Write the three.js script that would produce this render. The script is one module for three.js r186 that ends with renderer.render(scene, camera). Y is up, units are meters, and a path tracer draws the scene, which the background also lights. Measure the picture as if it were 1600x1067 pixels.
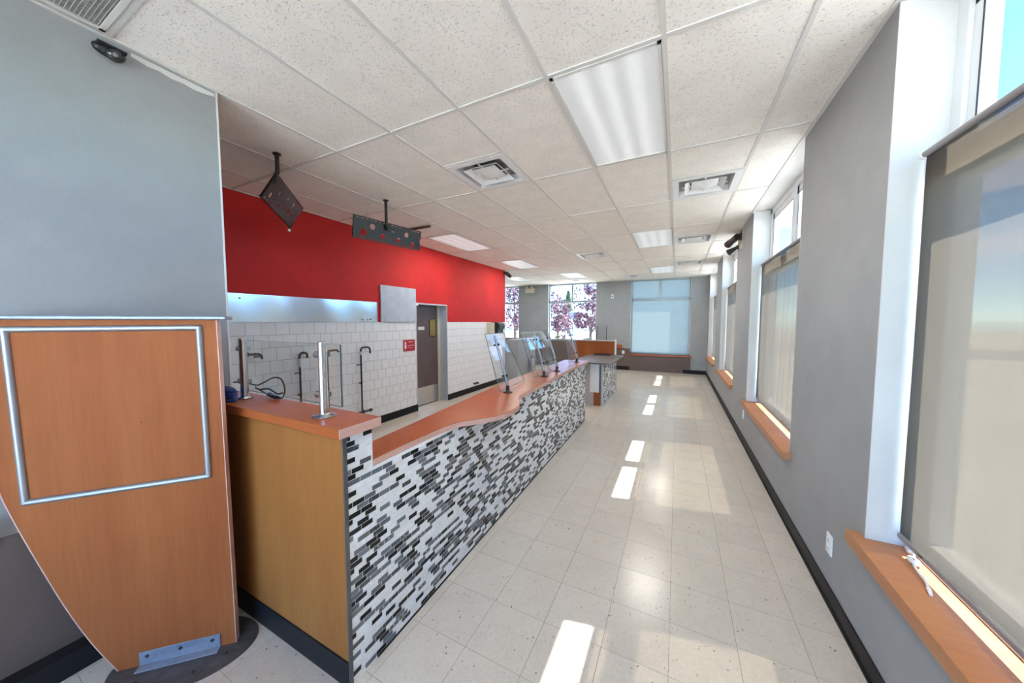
import * as THREE from 'three';
import { RoundedBoxGeometry } from 'three/addons/geometries/RoundedBoxGeometry.js';
import { mergeGeometries } from 'three/addons/utils/BufferGeometryUtils.js';
import { Sky } from 'three/addons/objects/Sky.js';
import { RectAreaLightUniformsLib } from 'three/addons/lights/RectAreaLightUniformsLib.js';

// ---------------------------------------------------------------- camera, sky, sun, exposure
// World: x to the right wall, y up, depth D down the room is -z. Metres.
const scene = new THREE.Scene();
const renderer = new THREE.WebGLRenderer({ antialias: true });
renderer.toneMapping = THREE.LinearToneMapping;
renderer.toneMappingExposure = 3.65;
renderer.shadowMap.enabled = true;
const camera = new THREE.PerspectiveCamera(92.21, 1600 / 1067, 0.05, 400);
camera.position.set(0, 1.629, 0);
camera.rotation.set(-0.0596, 0.466, 0, 'YXZ');

const SUN = new THREE.Vector3(0.545, 1, -0.12).normalize();
const sky = new Sky();
sky.scale.setScalar(1000);
sky.material.uniforms.turbidity.value = 2.2;
sky.material.uniforms.rayleigh.value = 0.75;
sky.material.uniforms.mieCoefficient.value = 0.002;
sky.material.uniforms.mieDirectionalG.value = 0.75;
sky.material.uniforms.sunPosition.value.copy(SUN);
scene.add(sky);
scene.environmentIntensity = 0.7;
const sun = new THREE.DirectionalLight(new THREE.Color(1, 0.95, 0.86), 16);
sun.name = 'sun';
sun.position.copy(SUN).multiplyScalar(40).add(new THREE.Vector3(-1, 0, -5));
sun.target.position.set(-1, 0, -5);
sun.castShadow = true;
sun.shadow.mapSize.set(4096, 4096);
Object.assign(sun.shadow.camera, { left: -14, right: 14, top: 14, bottom: -14, near: 1, far: 90 });
scene.add(sun, sun.target);
RectAreaLightUniformsLib.init();
const LAMP = 3.1;                                     // radiance of the ceiling troffers

// ---------------------------------------------------------------- helpers
const HC = 3.0155;                                     // ceiling height
let seed = 7;
const rnd = () => { seed = (seed * 1664525 + 1013904223) >>> 0; return seed / 4294967296; };
const rr = (a, b) => a + (b - a) * rnd();
const V = (x, y, d) => new THREE.Vector3(x, y, -d);
const lin = (r, g, b) => new THREE.Color().setRGB(r, g, b);
function hash(x, y, s) { let h = (x * 374761393 + y * 668265263 + s * 974634777) | 0; h = Math.imul(h ^ (h >>> 13), 1274126177); return ((h ^ (h >>> 16)) >>> 0) / 4294967296; }
function vnoise(x, y, per, s) {                        // tileable value noise
  const xi = Math.floor(x), yi = Math.floor(y), fx = x - xi, fy = y - yi, m = (a) => ((a % per) + per) % per;
  const u = fx * fx * (3 - 2 * fx), v = fy * fy * (3 - 2 * fy);
  const a = hash(m(xi), m(yi), s), b = hash(m(xi + 1), m(yi), s), c = hash(m(xi), m(yi + 1), s), d = hash(m(xi + 1), m(yi + 1), s);
  return a + (b - a) * u + (c - a) * v + (a - b - c + d) * u * v;
}
function tex(n, metres, fn, srgb = true) {             // fn(u, v, x, y) -> [r, g, b] 0..1
  const data = new Uint8Array(n * n * 4);
  for (let y = 0; y < n; y++) for (let x = 0; x < n; x++) {
    const c = fn(x / n, y / n, x, y), i = (y * n + x) * 4;
    for (let k = 0; k < 3; k++) data[i + k] = Math.max(0, Math.min(255, Math.round(c[k] * 255)));
    data[i + 3] = 255;
  }
  const t = new THREE.DataTexture(data, n, n);
  t.wrapS = t.wrapT = THREE.RepeatWrapping; t.magFilter = THREE.LinearFilter; t.minFilter = THREE.LinearMipmapLinearFilter; t.generateMipmaps = true;
  t.repeat.set(1 / metres[0], 1 / metres[1]);
  if (srgb) t.colorSpace = THREE.SRGBColorSpace;
  t.needsUpdate = true;
  return t;
}
function canvasTex(w, h, draw) {
  const c = document.createElement('canvas'); c.width = w; c.height = h;
  draw(c.getContext('2d'), w, h);
  const t = new THREE.CanvasTexture(c); t.colorSpace = THREE.SRGBColorSpace; return t;
}
const std = (o) => new THREE.MeshStandardMaterial(o);
const phys = (o) => new THREE.MeshPhysicalMaterial(o);

function uvm(g) {                                      // uv in metres from position and facing
  const p = g.attributes.position, n = g.attributes.normal, uv = new Float32Array(p.count * 2);
  for (let i = 0; i < p.count; i++) {
    const ax = Math.abs(n.getX(i)), ay = Math.abs(n.getY(i)), az = Math.abs(n.getZ(i)), x = p.getX(i), y = p.getY(i), z = p.getZ(i);
    if (ay >= ax && ay >= az) { uv[i * 2] = x; uv[i * 2 + 1] = z; } else if (ax >= az) { uv[i * 2] = z; uv[i * 2 + 1] = y; } else { uv[i * 2] = x; uv[i * 2 + 1] = y; }
  }
  g.setAttribute('uv', new THREE.BufferAttribute(uv, 2));
  return g;
}
function box(x0, x1, y0, y1, d0, d1) { const g = new THREE.BoxGeometry(x1 - x0, y1 - y0, d1 - d0); g.translate((x0 + x1) / 2, (y0 + y1) / 2, -(d0 + d1) / 2); return uvm(g); }
function rbox(x0, x1, y0, y1, d0, d1, r = 0.004, s = 2) {
  const g = new RoundedBoxGeometry(x1 - x0, y1 - y0, d1 - d0, s, Math.min(r, (x1 - x0) / 2.01, (y1 - y0) / 2.01, (d1 - d0) / 2.01));
  g.translate((x0 + x1) / 2, (y0 + y1) / 2, -(d0 + d1) / 2); return uvm(g);
}
function cyl(a, b, r0, r1 = r0, n = 16) {
  const d = b.clone().sub(a), g = new THREE.CylinderGeometry(r1, r0, d.length(), n);
  g.applyQuaternion(new THREE.Quaternion().setFromUnitVectors(new THREE.Vector3(0, 1, 0), d.clone().normalize()));
  g.translate((a.x + b.x) / 2, (a.y + b.y) / 2, (a.z + b.z) / 2);
  return g;
}
const tube = (pts, r, n = 48, k = 8, tension = 0.4) => new THREE.TubeGeometry(new THREE.CatmullRomCurve3(pts, false, 'catmullrom', tension), n, r, k, false);
function sphere(c, r, sx = 1, sy = 1, sz = 1) { const g = new THREE.SphereGeometry(r, 20, 14); g.scale(sx, sy, sz); g.translate(c.x, c.y, c.z); return g; }
function lathe(pts, c, n = 28) { const g = new THREE.LatheGeometry(pts.map(([r, y]) => new THREE.Vector2(r, y)), n); g.translate(c.x, c.y, c.z); return g; }
function plan(pts, y0, y1, bevel = 0) {                // a plan outline of [x, D] extruded from y0 to y1
  const s = new THREE.Shape(pts.map(([x, d]) => new THREE.Vector2(x, d)));
  const g = new THREE.ExtrudeGeometry(s, { depth: y1 - y0 - 2 * bevel, bevelEnabled: bevel > 0, bevelSize: bevel, bevelThickness: bevel, bevelOffset: -bevel, bevelSegments: 2, curveSegments: 20 });
  g.rotateX(-Math.PI / 2); g.translate(0, y0 + bevel, 0);
  return uvm(g);
}
function merged(list) {
  if (!Array.isArray(list)) return list;
  if (list.length === 1) return list[0];
  return mergeGeometries(list.map((g) => { const q = g.index ? g.toNonIndexed() : g; for (const k of Object.keys(q.attributes)) if (!['position', 'normal', 'uv'].includes(k)) q.deleteAttribute(k); return q; }));
}
const origin = new Map();                              // world place of every thing's base
const taken = new Map();
function numbered(name) { const n = taken.get(name) ?? 0; taken.set(name, n + 1); return n ? name + '_' + String(n).padStart(3, '0') : name; }
function thing(name, label, category, at = [0, 0, 0], group) {
  const o = new THREE.Group(); o.name = numbered(name); o.position.copy(V(...at));
  o.userData = { label, category }; if (group) o.userData.group = group;
  origin.set(o, o.position.clone()); scene.add(o); return o;
}
function part(parent, name, geoms, mat, label) {       // world-space geometry becomes a named part
  const g = merged(geoms), o = origin.get(parent) ?? new THREE.Vector3();
  g.translate(-o.x, -o.y, -o.z);
  const m = new THREE.Mesh(g, mat); m.name = name; m.castShadow = m.receiveShadow = true;
  if (label) m.userData.label = label;
  origin.set(m, o); parent.add(m); return m;
}
function single(name, label, category, geoms, mat, at, group) {
  const g = merged(geoms), m = new THREE.Mesh(g, mat);
  if (!at) { g.computeBoundingBox(); const b = g.boundingBox; at = [(b.min.x + b.max.x) / 2, b.min.y, -(b.min.z + b.max.z) / 2]; }
  m.position.copy(V(...at)); g.translate(-m.position.x, -m.position.y, -m.position.z);
  m.name = numbered(name); m.castShadow = m.receiveShadow = true; m.userData = { label, category }; if (group) m.userData.group = group;
  origin.set(m, m.position.clone()); scene.add(m); return m;
}
function structure(name, label, category, geoms, mat) {
  const m = new THREE.Mesh(merged(geoms), mat); m.name = name; m.castShadow = m.receiveShadow = true;
  m.userData = { kind: 'structure', label, category }; scene.add(m); return m;
}
function place(parent, name, geom, mat, pos, rotY = 0) { // shared geometry at a place in the parent's frame
  const m = new THREE.Mesh(geom, mat), o = origin.get(parent) ?? new THREE.Vector3();
  m.name = name; m.position.copy(pos).sub(o); m.rotation.y = rotY; m.castShadow = m.receiveShadow = true; parent.add(m); return m;
}

// ---------------------------------------------------------------- materials
const paintBump = tex(256, [0.25, 0.25], (u, v) => { const n = 0.6 * vnoise(u * 48, v * 48, 48, 3) + 0.4 * vnoise(u * 110, v * 110, 110, 4); return [n, n, n]; }, false);
function patchy(base, amp, s, n = 256) {               // uneven paint: faint blotches and grain
  return (u, v) => { const k = 1 + amp * (vnoise(u * 5, v * 5, 5, s) - 0.5) + amp * 0.6 * (vnoise(u * 23, v * 23, 23, s + 1) - 0.5) + amp * 0.4 * (vnoise(u * n, v * n, n, s + 2) - 0.5); return base.map((c) => c * k); };
}
const M = {};
M.grey = std({ map: tex(256, [2.2, 2.2], patchy([0.60, 0.605, 0.605], 0.05, 11)), roughness: 0.62, bumpMap: paintBump, bumpScale: 0.00025 });
M.red = std({ map: tex(256, [1.9, 1.9], patchy([0.765, 0.095, 0.085], 0.09, 21)), roughness: 0.75, bumpMap: paintBump, bumpScale: 0.00025 });
M.brown = std({ map: tex(256, [1.9, 1.9], patchy([0.40, 0.34, 0.315], 0.06, 31)), roughness: 0.6, bumpMap: paintBump, bumpScale: 0.00025 });
M.white = std({ map: tex(128, [1.5, 1.5], patchy([0.845, 0.84, 0.83], 0.03, 41)), roughness: 0.55 });
M.vinyl = std({ color: lin(0.82, 0.83, 0.84), roughness: 0.35 });
M.gasket = std({ color: lin(0.03, 0.03, 0.035), roughness: 0.6 });
M.frameGrey = std({ color: lin(0.33, 0.35, 0.38), roughness: 0.4, metalness: 0.3 });
M.base = phys({ color: lin(0.013, 0.0125, 0.0135), roughness: 0.55, specularIntensity: 0.45 });
M.glass = phys({ color: lin(0.68, 0.70, 0.695), transmission: 1, thickness: 0, roughness: 0.0, ior: 1.45, specularIntensity: 0.8 });
M.clearGlass = phys({ color: lin(0.975, 0.99, 0.985), transmission: 1, thickness: 0, roughness: 0.0, ior: 1.5 });
M.glassEdge = phys({ color: lin(0.12, 0.17, 0.17), roughness: 0.15, transmission: 0.35, thickness: 0 });
M.frost = phys({ color: lin(0.24, 0.27, 0.265), transmission: 0.95, thickness: 0, roughness: 0.93, ior: 1.3, specularIntensity: 0.3 });
M.shade = phys({ map: tex(128, [0.02, 0.02], (u, v, x, y) => { const k = 0.36 + 0.03 * (((x >> 2) + (y >> 2)) & 1) + 0.02 * vnoise(u * 16, v * 16, 16, 5); return [k, k * 0.925, k * 0.835]; }), transmission: 0.8, thickness: 0, roughness: 0.74, specularIntensity: 0.1, ior: 1.3, side: THREE.DoubleSide });
M.shadeRod = std({ color: lin(0.26, 0.24, 0.24), roughness: 0.5 });
M.concrete = std({ map: tex(256, [4, 4], patchy([0.80, 0.795, 0.77], 0.1, 51)), roughness: 0.9 });

function woodTex(a, b, s, turned) {                    // laminate: long fibres and soft bands
  return tex(512, [1.6, 1.6], (u, v) => {
    const [p, q] = turned ? [v, u] : [u, v];
    const band = vnoise(p * 14, q * 2, 14, s) * 0.6 + vnoise(p * 40, q * 3, 40, s + 1) * 0.4, fibre = vnoise(p * 256, q * 16, 256, s + 2), k = 0.97 + 0.06 * (fibre - 0.5);
    return a.map((c, i) => (c + (b[i] - c) * band) * k);
  });
}
const woodA = [0.655, 0.385, 0.215], woodB = [0.58, 0.315, 0.168];
M.wood = phys({ map: woodTex(woodA, woodB, 61, false), roughness: 0.55, specularIntensity: 0.2 });
M.woodFlat = phys({ map: woodTex([0.70, 0.38, 0.20], [0.64, 0.325, 0.16], 65, true), roughness: 0.3, specularIntensity: 0.55 });
M.woodSill = phys({ map: woodTex([0.75, 0.53, 0.375], [0.70, 0.475, 0.325], 66, true), roughness: 0.45, specularIntensity: 0.5 });
M.woodEnd = phys({ map: woodTex([0.655, 0.43, 0.225], [0.59, 0.365, 0.18], 68, false), roughness: 0.55, specularIntensity: 0.2 });
M.woodEdge = std({ map: woodTex([0.87, 0.70, 0.64], [0.81, 0.63, 0.57], 71, true), roughness: 0.45 });
M.alu = std({ color: lin(0.36, 0.35, 0.355), metalness: 0.75, roughness: 0.45 });
M.steel = std({ color: lin(0.62, 0.62, 0.63), metalness: 1, roughness: 0.2 });
M.chrome = std({ color: lin(0.60, 0.60, 0.62), metalness: 1, roughness: 0.2 });
M.galv = std({ map: tex(128, [0.4, 0.4], patchy([0.56, 0.58, 0.62], 0.14, 81)), metalness: 0.5, roughness: 0.45 });
M.plate = std({ map: tex(128, [0.3, 0.3], patchy([0.36, 0.36, 0.36], 0.2, 85)), metalness: 0.4, roughness: 0.5 });
M.black = std({ color: lin(0.015, 0.014, 0.015), roughness: 0.45 });
M.mount = std({ color: lin(0.028, 0.022, 0.022), roughness: 0.4, metalness: 0.3 });
M.rubber = std({ color: lin(0.02, 0.02, 0.022), roughness: 0.8 });
M.plastic = std({ color: lin(0.80, 0.80, 0.78), roughness: 0.4 });
M.cream = std({ color: lin(0.62, 0.55, 0.42), roughness: 0.5 });
M.stone = std({ map: tex(256, [0.3, 0.3], (u, v) => { const n = vnoise(u * 90, v * 90, 90, 91), k = 0.42 + 0.12 * (n - 0.5); return [k, k * 0.96, k * 0.95]; }), roughness: 0.35 });
M.laminateGrey = std({ color: lin(0.55, 0.54, 0.52), roughness: 0.5 });
M.pipe = std({ map: tex(128, [0.08, 0.08], (u, v) => { const n = vnoise(u * 12, v * 12, 12, 95), k = 0.16 + 0.14 * n; return [k * 1.05, k * 0.95, k * 0.85]; }), roughness: 0.45, metalness: 0.4 });
M.duct = std({ color: lin(0.34, 0.34, 0.335), roughness: 0.5, side: THREE.DoubleSide });
M.panelGrey = std({ map: tex(128, [0.5, 0.5], patchy([0.72, 0.74, 0.77], 0.06, 83)), roughness: 0.45 });
M.pipeWhite = std({ color: lin(0.66, 0.63, 0.55), roughness: 0.6 });

// ---------------------------------------------------------------- floor
const speckle = (s, base) => {
  const n = 512, a = new Float32Array(n * n).fill(1), bx = Math.round(s * 37);
  let q = 1000 + s; const rq = () => { q = (q * 1664525 + 1013904223) >>> 0; return q / 4294967296; };
  for (let i = 0; i < 120; i++) {                       // chips of darker vinyl
    const x = rq() * n, y = rq() * n, l = 1.5 + rq() * rq() * 7, t = rq() * 6.28, w = 0.8 + rq() * 1.3, dk = rq() < 0.24 ? 0.42 : 0.80 + 0.14 * rq();
    for (let k = -l; k <= l; k += 0.5) for (let e = -w; e <= w; e += 0.5) {
      const px = Math.floor(x + k * Math.cos(t) - e * Math.sin(t) + 2 * n) % n, py = Math.floor(y + k * Math.sin(t) + e * Math.cos(t) + 2 * n) % n;
      if (Math.abs(e) < w * (1 - (k / l) ** 2)) a[py * n + px] = dk;
    }
  }
  return tex(n, [0.6096, 0.6096], (u, v, x, y) => { const k = a[y * n + x] * (1 + 0.025 * (vnoise(u * 9, v * 9, 9, bx) - 0.5) + 0.04 * (vnoise(u * 64, v * 64, 64, bx + 1) - 0.5)); return base.map((c) => c * k); });
};
const floorMats = [[0.80, 0.77, 0.72], [0.795, 0.765, 0.715], [0.806, 0.776, 0.727], [0.79, 0.76, 0.712]].map((c, i) => phys({ map: speckle(i + 1, c), roughness: 0.185 + 0.012 * i, ior: 1.52, specularIntensity: 1 }));
const floorSlab = structure('floor', 'beige speckled vinyl tile floor with a waxed shine', 'floor', box(-6.9, 1.1, -0.15, -0.0045, -3.6, 11.9), std({ color: lin(0.17, 0.15, 0.13), roughness: 0.9 }));
{
  const T = 0.3048, gap = 0.0008, x0 = 0.005, d0 = 2.199;
  const variants = [0, 1, 2, 3].map((k) => { const g = new THREE.BoxGeometry(T - 2 * gap, 0.0045, T - 2 * gap); uvm(g); const uv = g.attributes.uv; for (let i = 0; i < uv.count; i++) uv.setXY(i, uv.getX(i) + k * 0.217, uv.getY(i) + k * 0.131); return g; });
  const rest = [[], [], [], []]; let made = 0;
  for (let j = -18; j < 32; j++) for (let i = -22; i < 3; i++) {
    const xa = x0 + i * T, da = d0 + j * T;
    const x1 = Math.min(xa + T, 0.8265), d1 = Math.min(da + T, 11.65);
    if (x1 - xa < 0.02 || d1 - da < 0.02 || xa < -6.7) continue;
    const v = Math.floor(rnd() * 4), w = Math.floor(rnd() * 4), full = x1 - xa > T - 1e-6 && d1 - da > T - 1e-6;
    const near = xa > -1.6 && da > 0.55 && made < 296;
    if (near) {
      made++;
      const g = full ? variants[v] : uvm(new THREE.BoxGeometry(x1 - xa - 2 * gap, 0.0045, d1 - da - 2 * gap));
      place(floorSlab, 'tile', g, floorMats[w], V((xa + x1) / 2, -0.00225 + 0.00012 * (rnd() - 0.5), (da + d1) / 2), full ? Math.floor(rnd() * 4) * Math.PI / 2 : 0);
    } else rest[w].push(box(xa + gap, x1 - gap, -0.0045, 0, da + gap, d1 - gap));
  }
  rest.forEach((list, k) => { const m = new THREE.Mesh(merged(list), floorMats[k]); m.name = 'tile_field'; m.userData.kind = 'stuff'; m.receiveShadow = true; floorSlab.add(m); });
}

// ---------------------------------------------------------------- ceiling
const GX = (i) => -1.925 + 0.6096 * i, GD = (j) => 1.8386 + 1.2192 * j;
const fissure = (s) => {
  const n = 1024, a = new Float32Array(n * n).fill(1);
  let q = 5000 + s; const rq = () => { q = (q * 1664525 + 1013904223) >>> 0; return q / 4294967296; };
  for (let i = 0; i < 4200; i++) {
    let x = rq() * n, y = rq() * n, t = rq() * 6.28; const l = 2 + rq() * 7, w = 0.7 + rq() * 0.8, dk = 0.72 + 0.2 * rq();
    for (let k = 0; k < l; k += 0.6) {
      t += (rq() - 0.5) * 0.7; x += 0.6 * Math.cos(t) * 1.4; y += 0.6 * Math.sin(t) * 0.9;
      for (let e = -w; e <= w; e += 0.7) for (let f = -w; f <= w; f += 0.7) if (e * e + f * f < w * w) a[(Math.floor(y + e + 2 * n) % n) * n + (Math.floor(x + f + 2 * n) % n)] = dk;
    }
  }
  return a;
};
const fiss = fissure(1);
const tileMap = tex(1024, [1.2192, 1.2192], (u, v, x, y) => { const k = 0.955 * (0.35 + 0.65 * fiss[y * 1024 + x]) * (1 + 0.03 * (vnoise(u * 11, v * 11, 11, 7) - 0.5)); return [k, k * 0.982, k * 0.957]; });
const tileBump = tex(1024, [1.2192, 1.2192], (u, v, x, y) => { const k = fiss[y * 1024 + x] * 0.8 + 0.2 * vnoise(u * 300, v * 300, 300, 8); return [k, k, k]; }, false);
M.ceilTile = std({ map: tileMap, bumpMap: tileBump, bumpScale: 0.003, roughness: 0.95 });
M.grid = std({ color: lin(0.70, 0.69, 0.665), roughness: 0.5 });
const ceiling = structure('ceiling', 'suspended ceiling of white fissured tiles in a white metal grid', 'ceiling', box(-6.9, 1.1, HC + 0.16, HC + 0.34, -3.6, 11.9), M.white);
const fixtures = [['-0', 2, 0], ['-0', 2, 3], ['-0', 2, 6], ['-0', -3, 2], ['-0', -3, 4], ['-0', -2, 6], ['-0', -5, 6], ['-0', 2, -3]].map(([, i, j]) => [i, j]);
const vents = [[0, 0, 1], [3, 1, 1], [3, 3, 1], [3, 5, 1], [0, 4, 0]];      // grid column, row, half of the 4 ft cell
const isFix = (i, j) => fixtures.some(([a, b]) => a === i && b === j);
const ventAt = (i, j) => vents.find(([a, b]) => a === i && b === j);
{
  const y = HC + 0.006, t = 0.016, g0 = 0.006;
  const put = (x0, x1, d0, d1) => {
    if (x1 - x0 < 0.03 || d1 - d0 < 0.03) return;
    const g = uvm(new THREE.BoxGeometry(x1 - x0 - g0, t, d1 - d0 - g0)), uv = g.attributes.uv, a = rnd(), b = rnd();
    for (let k = 0; k < uv.count; k++) uv.setXY(k, uv.getX(k) + a, uv.getY(k) + b);
    place(ceiling, 'ceiling_tile', g, M.ceilTile, V((x0 + x1) / 2, y + t / 2 + 0.0006 * rnd(), (d0 + d1) / 2));
  };
  for (let j = -5; j <= 8; j++) for (let i = -8; i <= 4; i++) {
    let x0 = GX(i), x1 = Math.min(GX(i + 1), 0.8265), d0 = GD(j), d1 = Math.min(GD(j + 1), 11.65);
    if (j < 5) x0 = Math.max(x0, -4.228);
    if (j === 4 && i < -4) continue;
    if (j < -3) continue;
    if (isFix(i, j)) continue;
    const v = ventAt(i, j), mid = (GD(j) + GD(j + 1)) / 2;
    if (i === -1 && j === -2) { put(x0, x1, d0, 0.0); continue; }   // the return grille takes the rest of this cell
    if (v) { if (v[2]) put(x0, x1, d0, mid); else put(x0, x1, mid, d1); continue; }
    put(x0, x1, d0, d1);
  }
  const bw = 0.0118;
  for (let i = -7; i <= 4; i++) { const d0 = i < -3 ? 7.98 : -3.2; part(ceiling, 'grid_bar', box(GX(i) - bw, GX(i) + bw, HC, HC + 0.03, d0, 11.65), M.grid); }
  for (let j = -4; j <= 8; j++) part(ceiling, 'grid_bar', box(j >= 6 ? -6.7 : -4.22, 0.8265, HC + 0.0004, HC + 0.028, GD(j) - bw, GD(j) + bw), M.grid);
  for (const [i, j] of vents) { const mid = (GD(j) + GD(j + 1)) / 2; part(ceiling, 'grid_bar', box(GX(i), GX(i + 1), HC + 0.0004, HC + 0.028, mid - bw, mid + bw), M.grid); }
  part(ceiling, 'wall_angle', [box(0.8065, 0.8265, HC - 0.002, HC + 0.02, -3.2, 11.65), box(-4.22, 0.8265, HC - 0.002, HC + 0.02, 11.63, 11.65), box(-4.22, -4.2, HC - 0.002, HC + 0.02, -3.2, 7.96), box(-2.535, -2.515, HC - 0.002, HC + 0.02, -3.2, 1.05)], M.grid);
}

// ---------------------------------------------------------------- walls
const WR = [[-2.85, -0.98], [0.24, 2.11], [3.29, 5.165], [6.36, 8.30], [9.34, 11.28]];   // window openings of the right wall, in D
const SILL = 0.6;
{
  const pieces = [box(0.8265, 1.1, 0, SILL - 0.06, -3.6, 11.9), box(0.8265, 1.1, HC + 0.001, HC + 0.34, -3.6, 11.9)];
  let d = -3.6;
  for (const [a, b] of WR) { pieces.push(box(0.8265, 1.1, SILL - 0.06, HC + 0.001, d, a)); d = b; }
  pieces.push(box(0.8265, 1.1, SILL - 0.06, HC + 0.001, d, 11.9));
  structure('wall_right', 'long grey painted wall with deep window openings', 'wall', pieces, M.grey);
}
const FW = [[-6.9, -5.56, 0.95], [-4.34, -2.55, 0.95], [-1.41, 0.36, 0.575]];
{
  const D0 = 11.65, D1 = 11.9, pieces = [box(-6.9, 0.8265, HC + 0.001, HC + 0.34, D0, D1)];
  let x = -6.9;
  for (const [a, b, s] of FW) { if (a > x) pieces.push(box(x, a, 0, HC + 0.001, D0, D1)); pieces.push(box(a, b, 0, s, D0, D1)); x = b; }
  pieces.push(box(x, 0.8265, 0, HC + 0.001, D0, D1));
  const w = structure('wall_far', 'grey end wall with three tall windows and a brown painted lower band', 'wall', pieces, M.grey);
  part(w, 'brown_band', [box(-6.7, -2.55, 0, 0.93, 11.638, 11.65), box(-2.55, -1.41, 0, 0.735, 11.638, 11.65), box(-1.41, 0.40, 0, 0.50, 11.638, 11.65)], M.brown, 'brown painted lower band');
}
structure('trim_1', 'orange wood chair rail on the end wall', 'rail', rbox(-2.5, -1.66, 0.735, 0.86, 11.60, 11.65, 0.006), M.woodFlat);
structure('baseboard_far', 'black rubber baseboard along the end wall', 'baseboard', [rbox(-6.7, -1.42, 0, 0.13, 11.628, 11.638, 0.003), rbox(0.19, 0.8265, 0, 0.12, 11.628, 11.65, 0.003)], M.base);
structure('baseboard_right', 'black rubber baseboard along the window wall', 'baseboard', [box(0.8185, 0.8265, 0, 0.105, -3.2, 11.65), box(0.811, 0.8265, 0, 0.012, -3.2, 11.65)], M.base);
const RW = [-2.45, 0.78];                                 // glazed shop front behind the viewer
structure('wall_rear', 'grey wall with the shop front opening behind the viewer', 'wall', [box(-6.9, RW[0], 0, HC + 0.34, -3.6, -3.2), box(RW[1], 1.1, 0, HC + 0.34, -3.6, -3.2), box(RW[0], RW[1], 2.95, HC + 0.34, -3.6, -3.2), box(RW[0], RW[1], 0, 0.12, -3.6, -3.2)], M.grey);
{
  const w = new THREE.Group(); w.name = 'window_9'; w.userData = { kind: 'structure', label: 'glazed shop front behind the viewer', category: 'window' }; scene.add(w);
  const n = 3, f = 0.05;
  part(w, 'frame', [box(RW[0], RW[1], 0.12, 0.2, -3.44, -3.36), box(RW[0], RW[1], 2.87, 2.95, -3.44, -3.36), box(RW[0], RW[1], 2.1, 2.16, -3.44, -3.36)], M.frameGrey);
  for (let k = 0; k <= n; k++) { const x = RW[0] + f / 2 + (RW[1] - RW[0] - f) * k / n; part(w, 'mullion', box(x - f / 2, x + f / 2, 0.12, 2.95, -3.44, -3.36), M.frameGrey); }
  for (let k = 0; k < n; k++) { const x = RW[0] + f / 2 + (RW[1] - RW[0] - f) * k / n, x2 = RW[0] + f / 2 + (RW[1] - RW[0] - f) * (k + 1) / n; for (const [a, b] of [[0.2, 2.1], [2.16, 2.87]]) part(w, 'pane', box(x + f / 2, x2 - f / 2, a, b, -3.402, -3.398), M.clearGlass); }
}
structure('wall_side', 'grey wall closing the far dining corner', 'wall', box(-6.9, -6.7, 0, HC + 0.34, 7.96, 11.65), M.grey);
structure('wall_return', 'grey wall returning behind the tiled service wall', 'wall', box(-6.7, -4.6, 0, HC + 0.34, 7.76, 7.96), M.grey);

// left service wall: red paint above, white tile below
const XL = -4.22, DOOR = [4.54, 5.42, 1.955];
const wallLeft = structure('wall_left', 'service wall painted red above white square tiles', 'wall', [
  box(-4.6, XL - 0.009, 0, HC + 0.34, -3.2, DOOR[0]), box(-4.6, XL - 0.009, DOOR[2], HC + 0.34, DOOR[0], DOOR[1]), box(-4.6, XL - 0.009, 0, HC + 0.34, DOOR[1], 7.96)], M.red);
part(wallLeft, 'red_paint', [box(XL - 0.009, XL - 0.0015, 1.627, HC + 0.02, 1.0, DOOR[0]), box(XL - 0.009, XL - 0.0015, DOOR[2], HC + 0.02, DOOR[0], DOOR[1]), box(XL - 0.009, XL - 0.0015, 1.627, HC + 0.02, DOOR[1], 7.96)], M.red);
const grout = std({ color: lin(0.28, 0.275, 0.265), roughness: 0.9 });
part(wallLeft, 'grout', [box(XL - 0.009, XL - 0.0022, 0, 1.626, 1.0, DOOR[0]), box(XL - 0.009, XL - 0.0022, 0, 1.626, DOOR[1], 7.96)], grout);
{
  const P = 0.1535, gap = 0.0017, mats = [[0.915, 0.915, 0.905], [0.92, 0.92, 0.912], [0.908, 0.908, 0.898]].map((c) => std({ color: new THREE.Color().setRGB(...c.map((x) => x ** 2.2)), roughness: 0.2 }));
  const full = uvm(new RoundedBoxGeometry(0.012, 0.1505 - 2 * gap, P - 2 * gap, 1, 0.0015)), rest = []; let n = 0;
  for (let r = 0; r < 10; r++) {
    const y0 = 1.626 - 0.1505 * (r + 1), off = (r % 2 ? 0.5 : 0) * P;
    for (let k = -8; k < 42; k++) {
      let a = 1.899 + k * P + off, b = a + P;
      if (b < 1.0 || a > 7.96) continue;
      const pieces = [];
      for (const [lo, hi] of [[1.0, DOOR[0]], [DOOR[1], 7.96]]) { const p = Math.max(a, lo), q = Math.min(b, hi); if (q - p > 0.012) pieces.push([p, q]); }
      for (const [p, q] of pieces) {
        const isFull = q - p > P - 1e-6, vis = (p > 1.68) && (r < 8 || p > 3.2) && p < 6.9 && n < 298;
        if (vis) { n++; place(wallLeft, 'tile', isFull ? full : uvm(new THREE.BoxGeometry(0.012, 0.1505 - 2 * gap, q - p - 2 * gap)), mats[Math.floor(rnd() * 3)], V(XL - 0.006 + 0.0007 * (rnd() - 0.5), y0 + 0.07525, (p + q) / 2)); } else rest.push(box(XL - 0.012, XL, y0 + gap, y0 + 0.1505 - gap, p + gap, q - gap));
      }
    }
  }
  const m = new THREE.Mesh(merged(rest), mats[0]); m.name = 'tile_field'; m.userData.kind = 'stuff'; wallLeft.add(m);
}
structure('baseboard_left', 'black rubber baseboard under the white tiles', 'baseboard', [rbox(XL, XL + 0.012, 0, 0.122, 1.0, DOOR[0], 0.003), rbox(XL, XL + 0.012, 0, 0.122, DOOR[1], 7.96, 0.003)], M.base);
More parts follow.
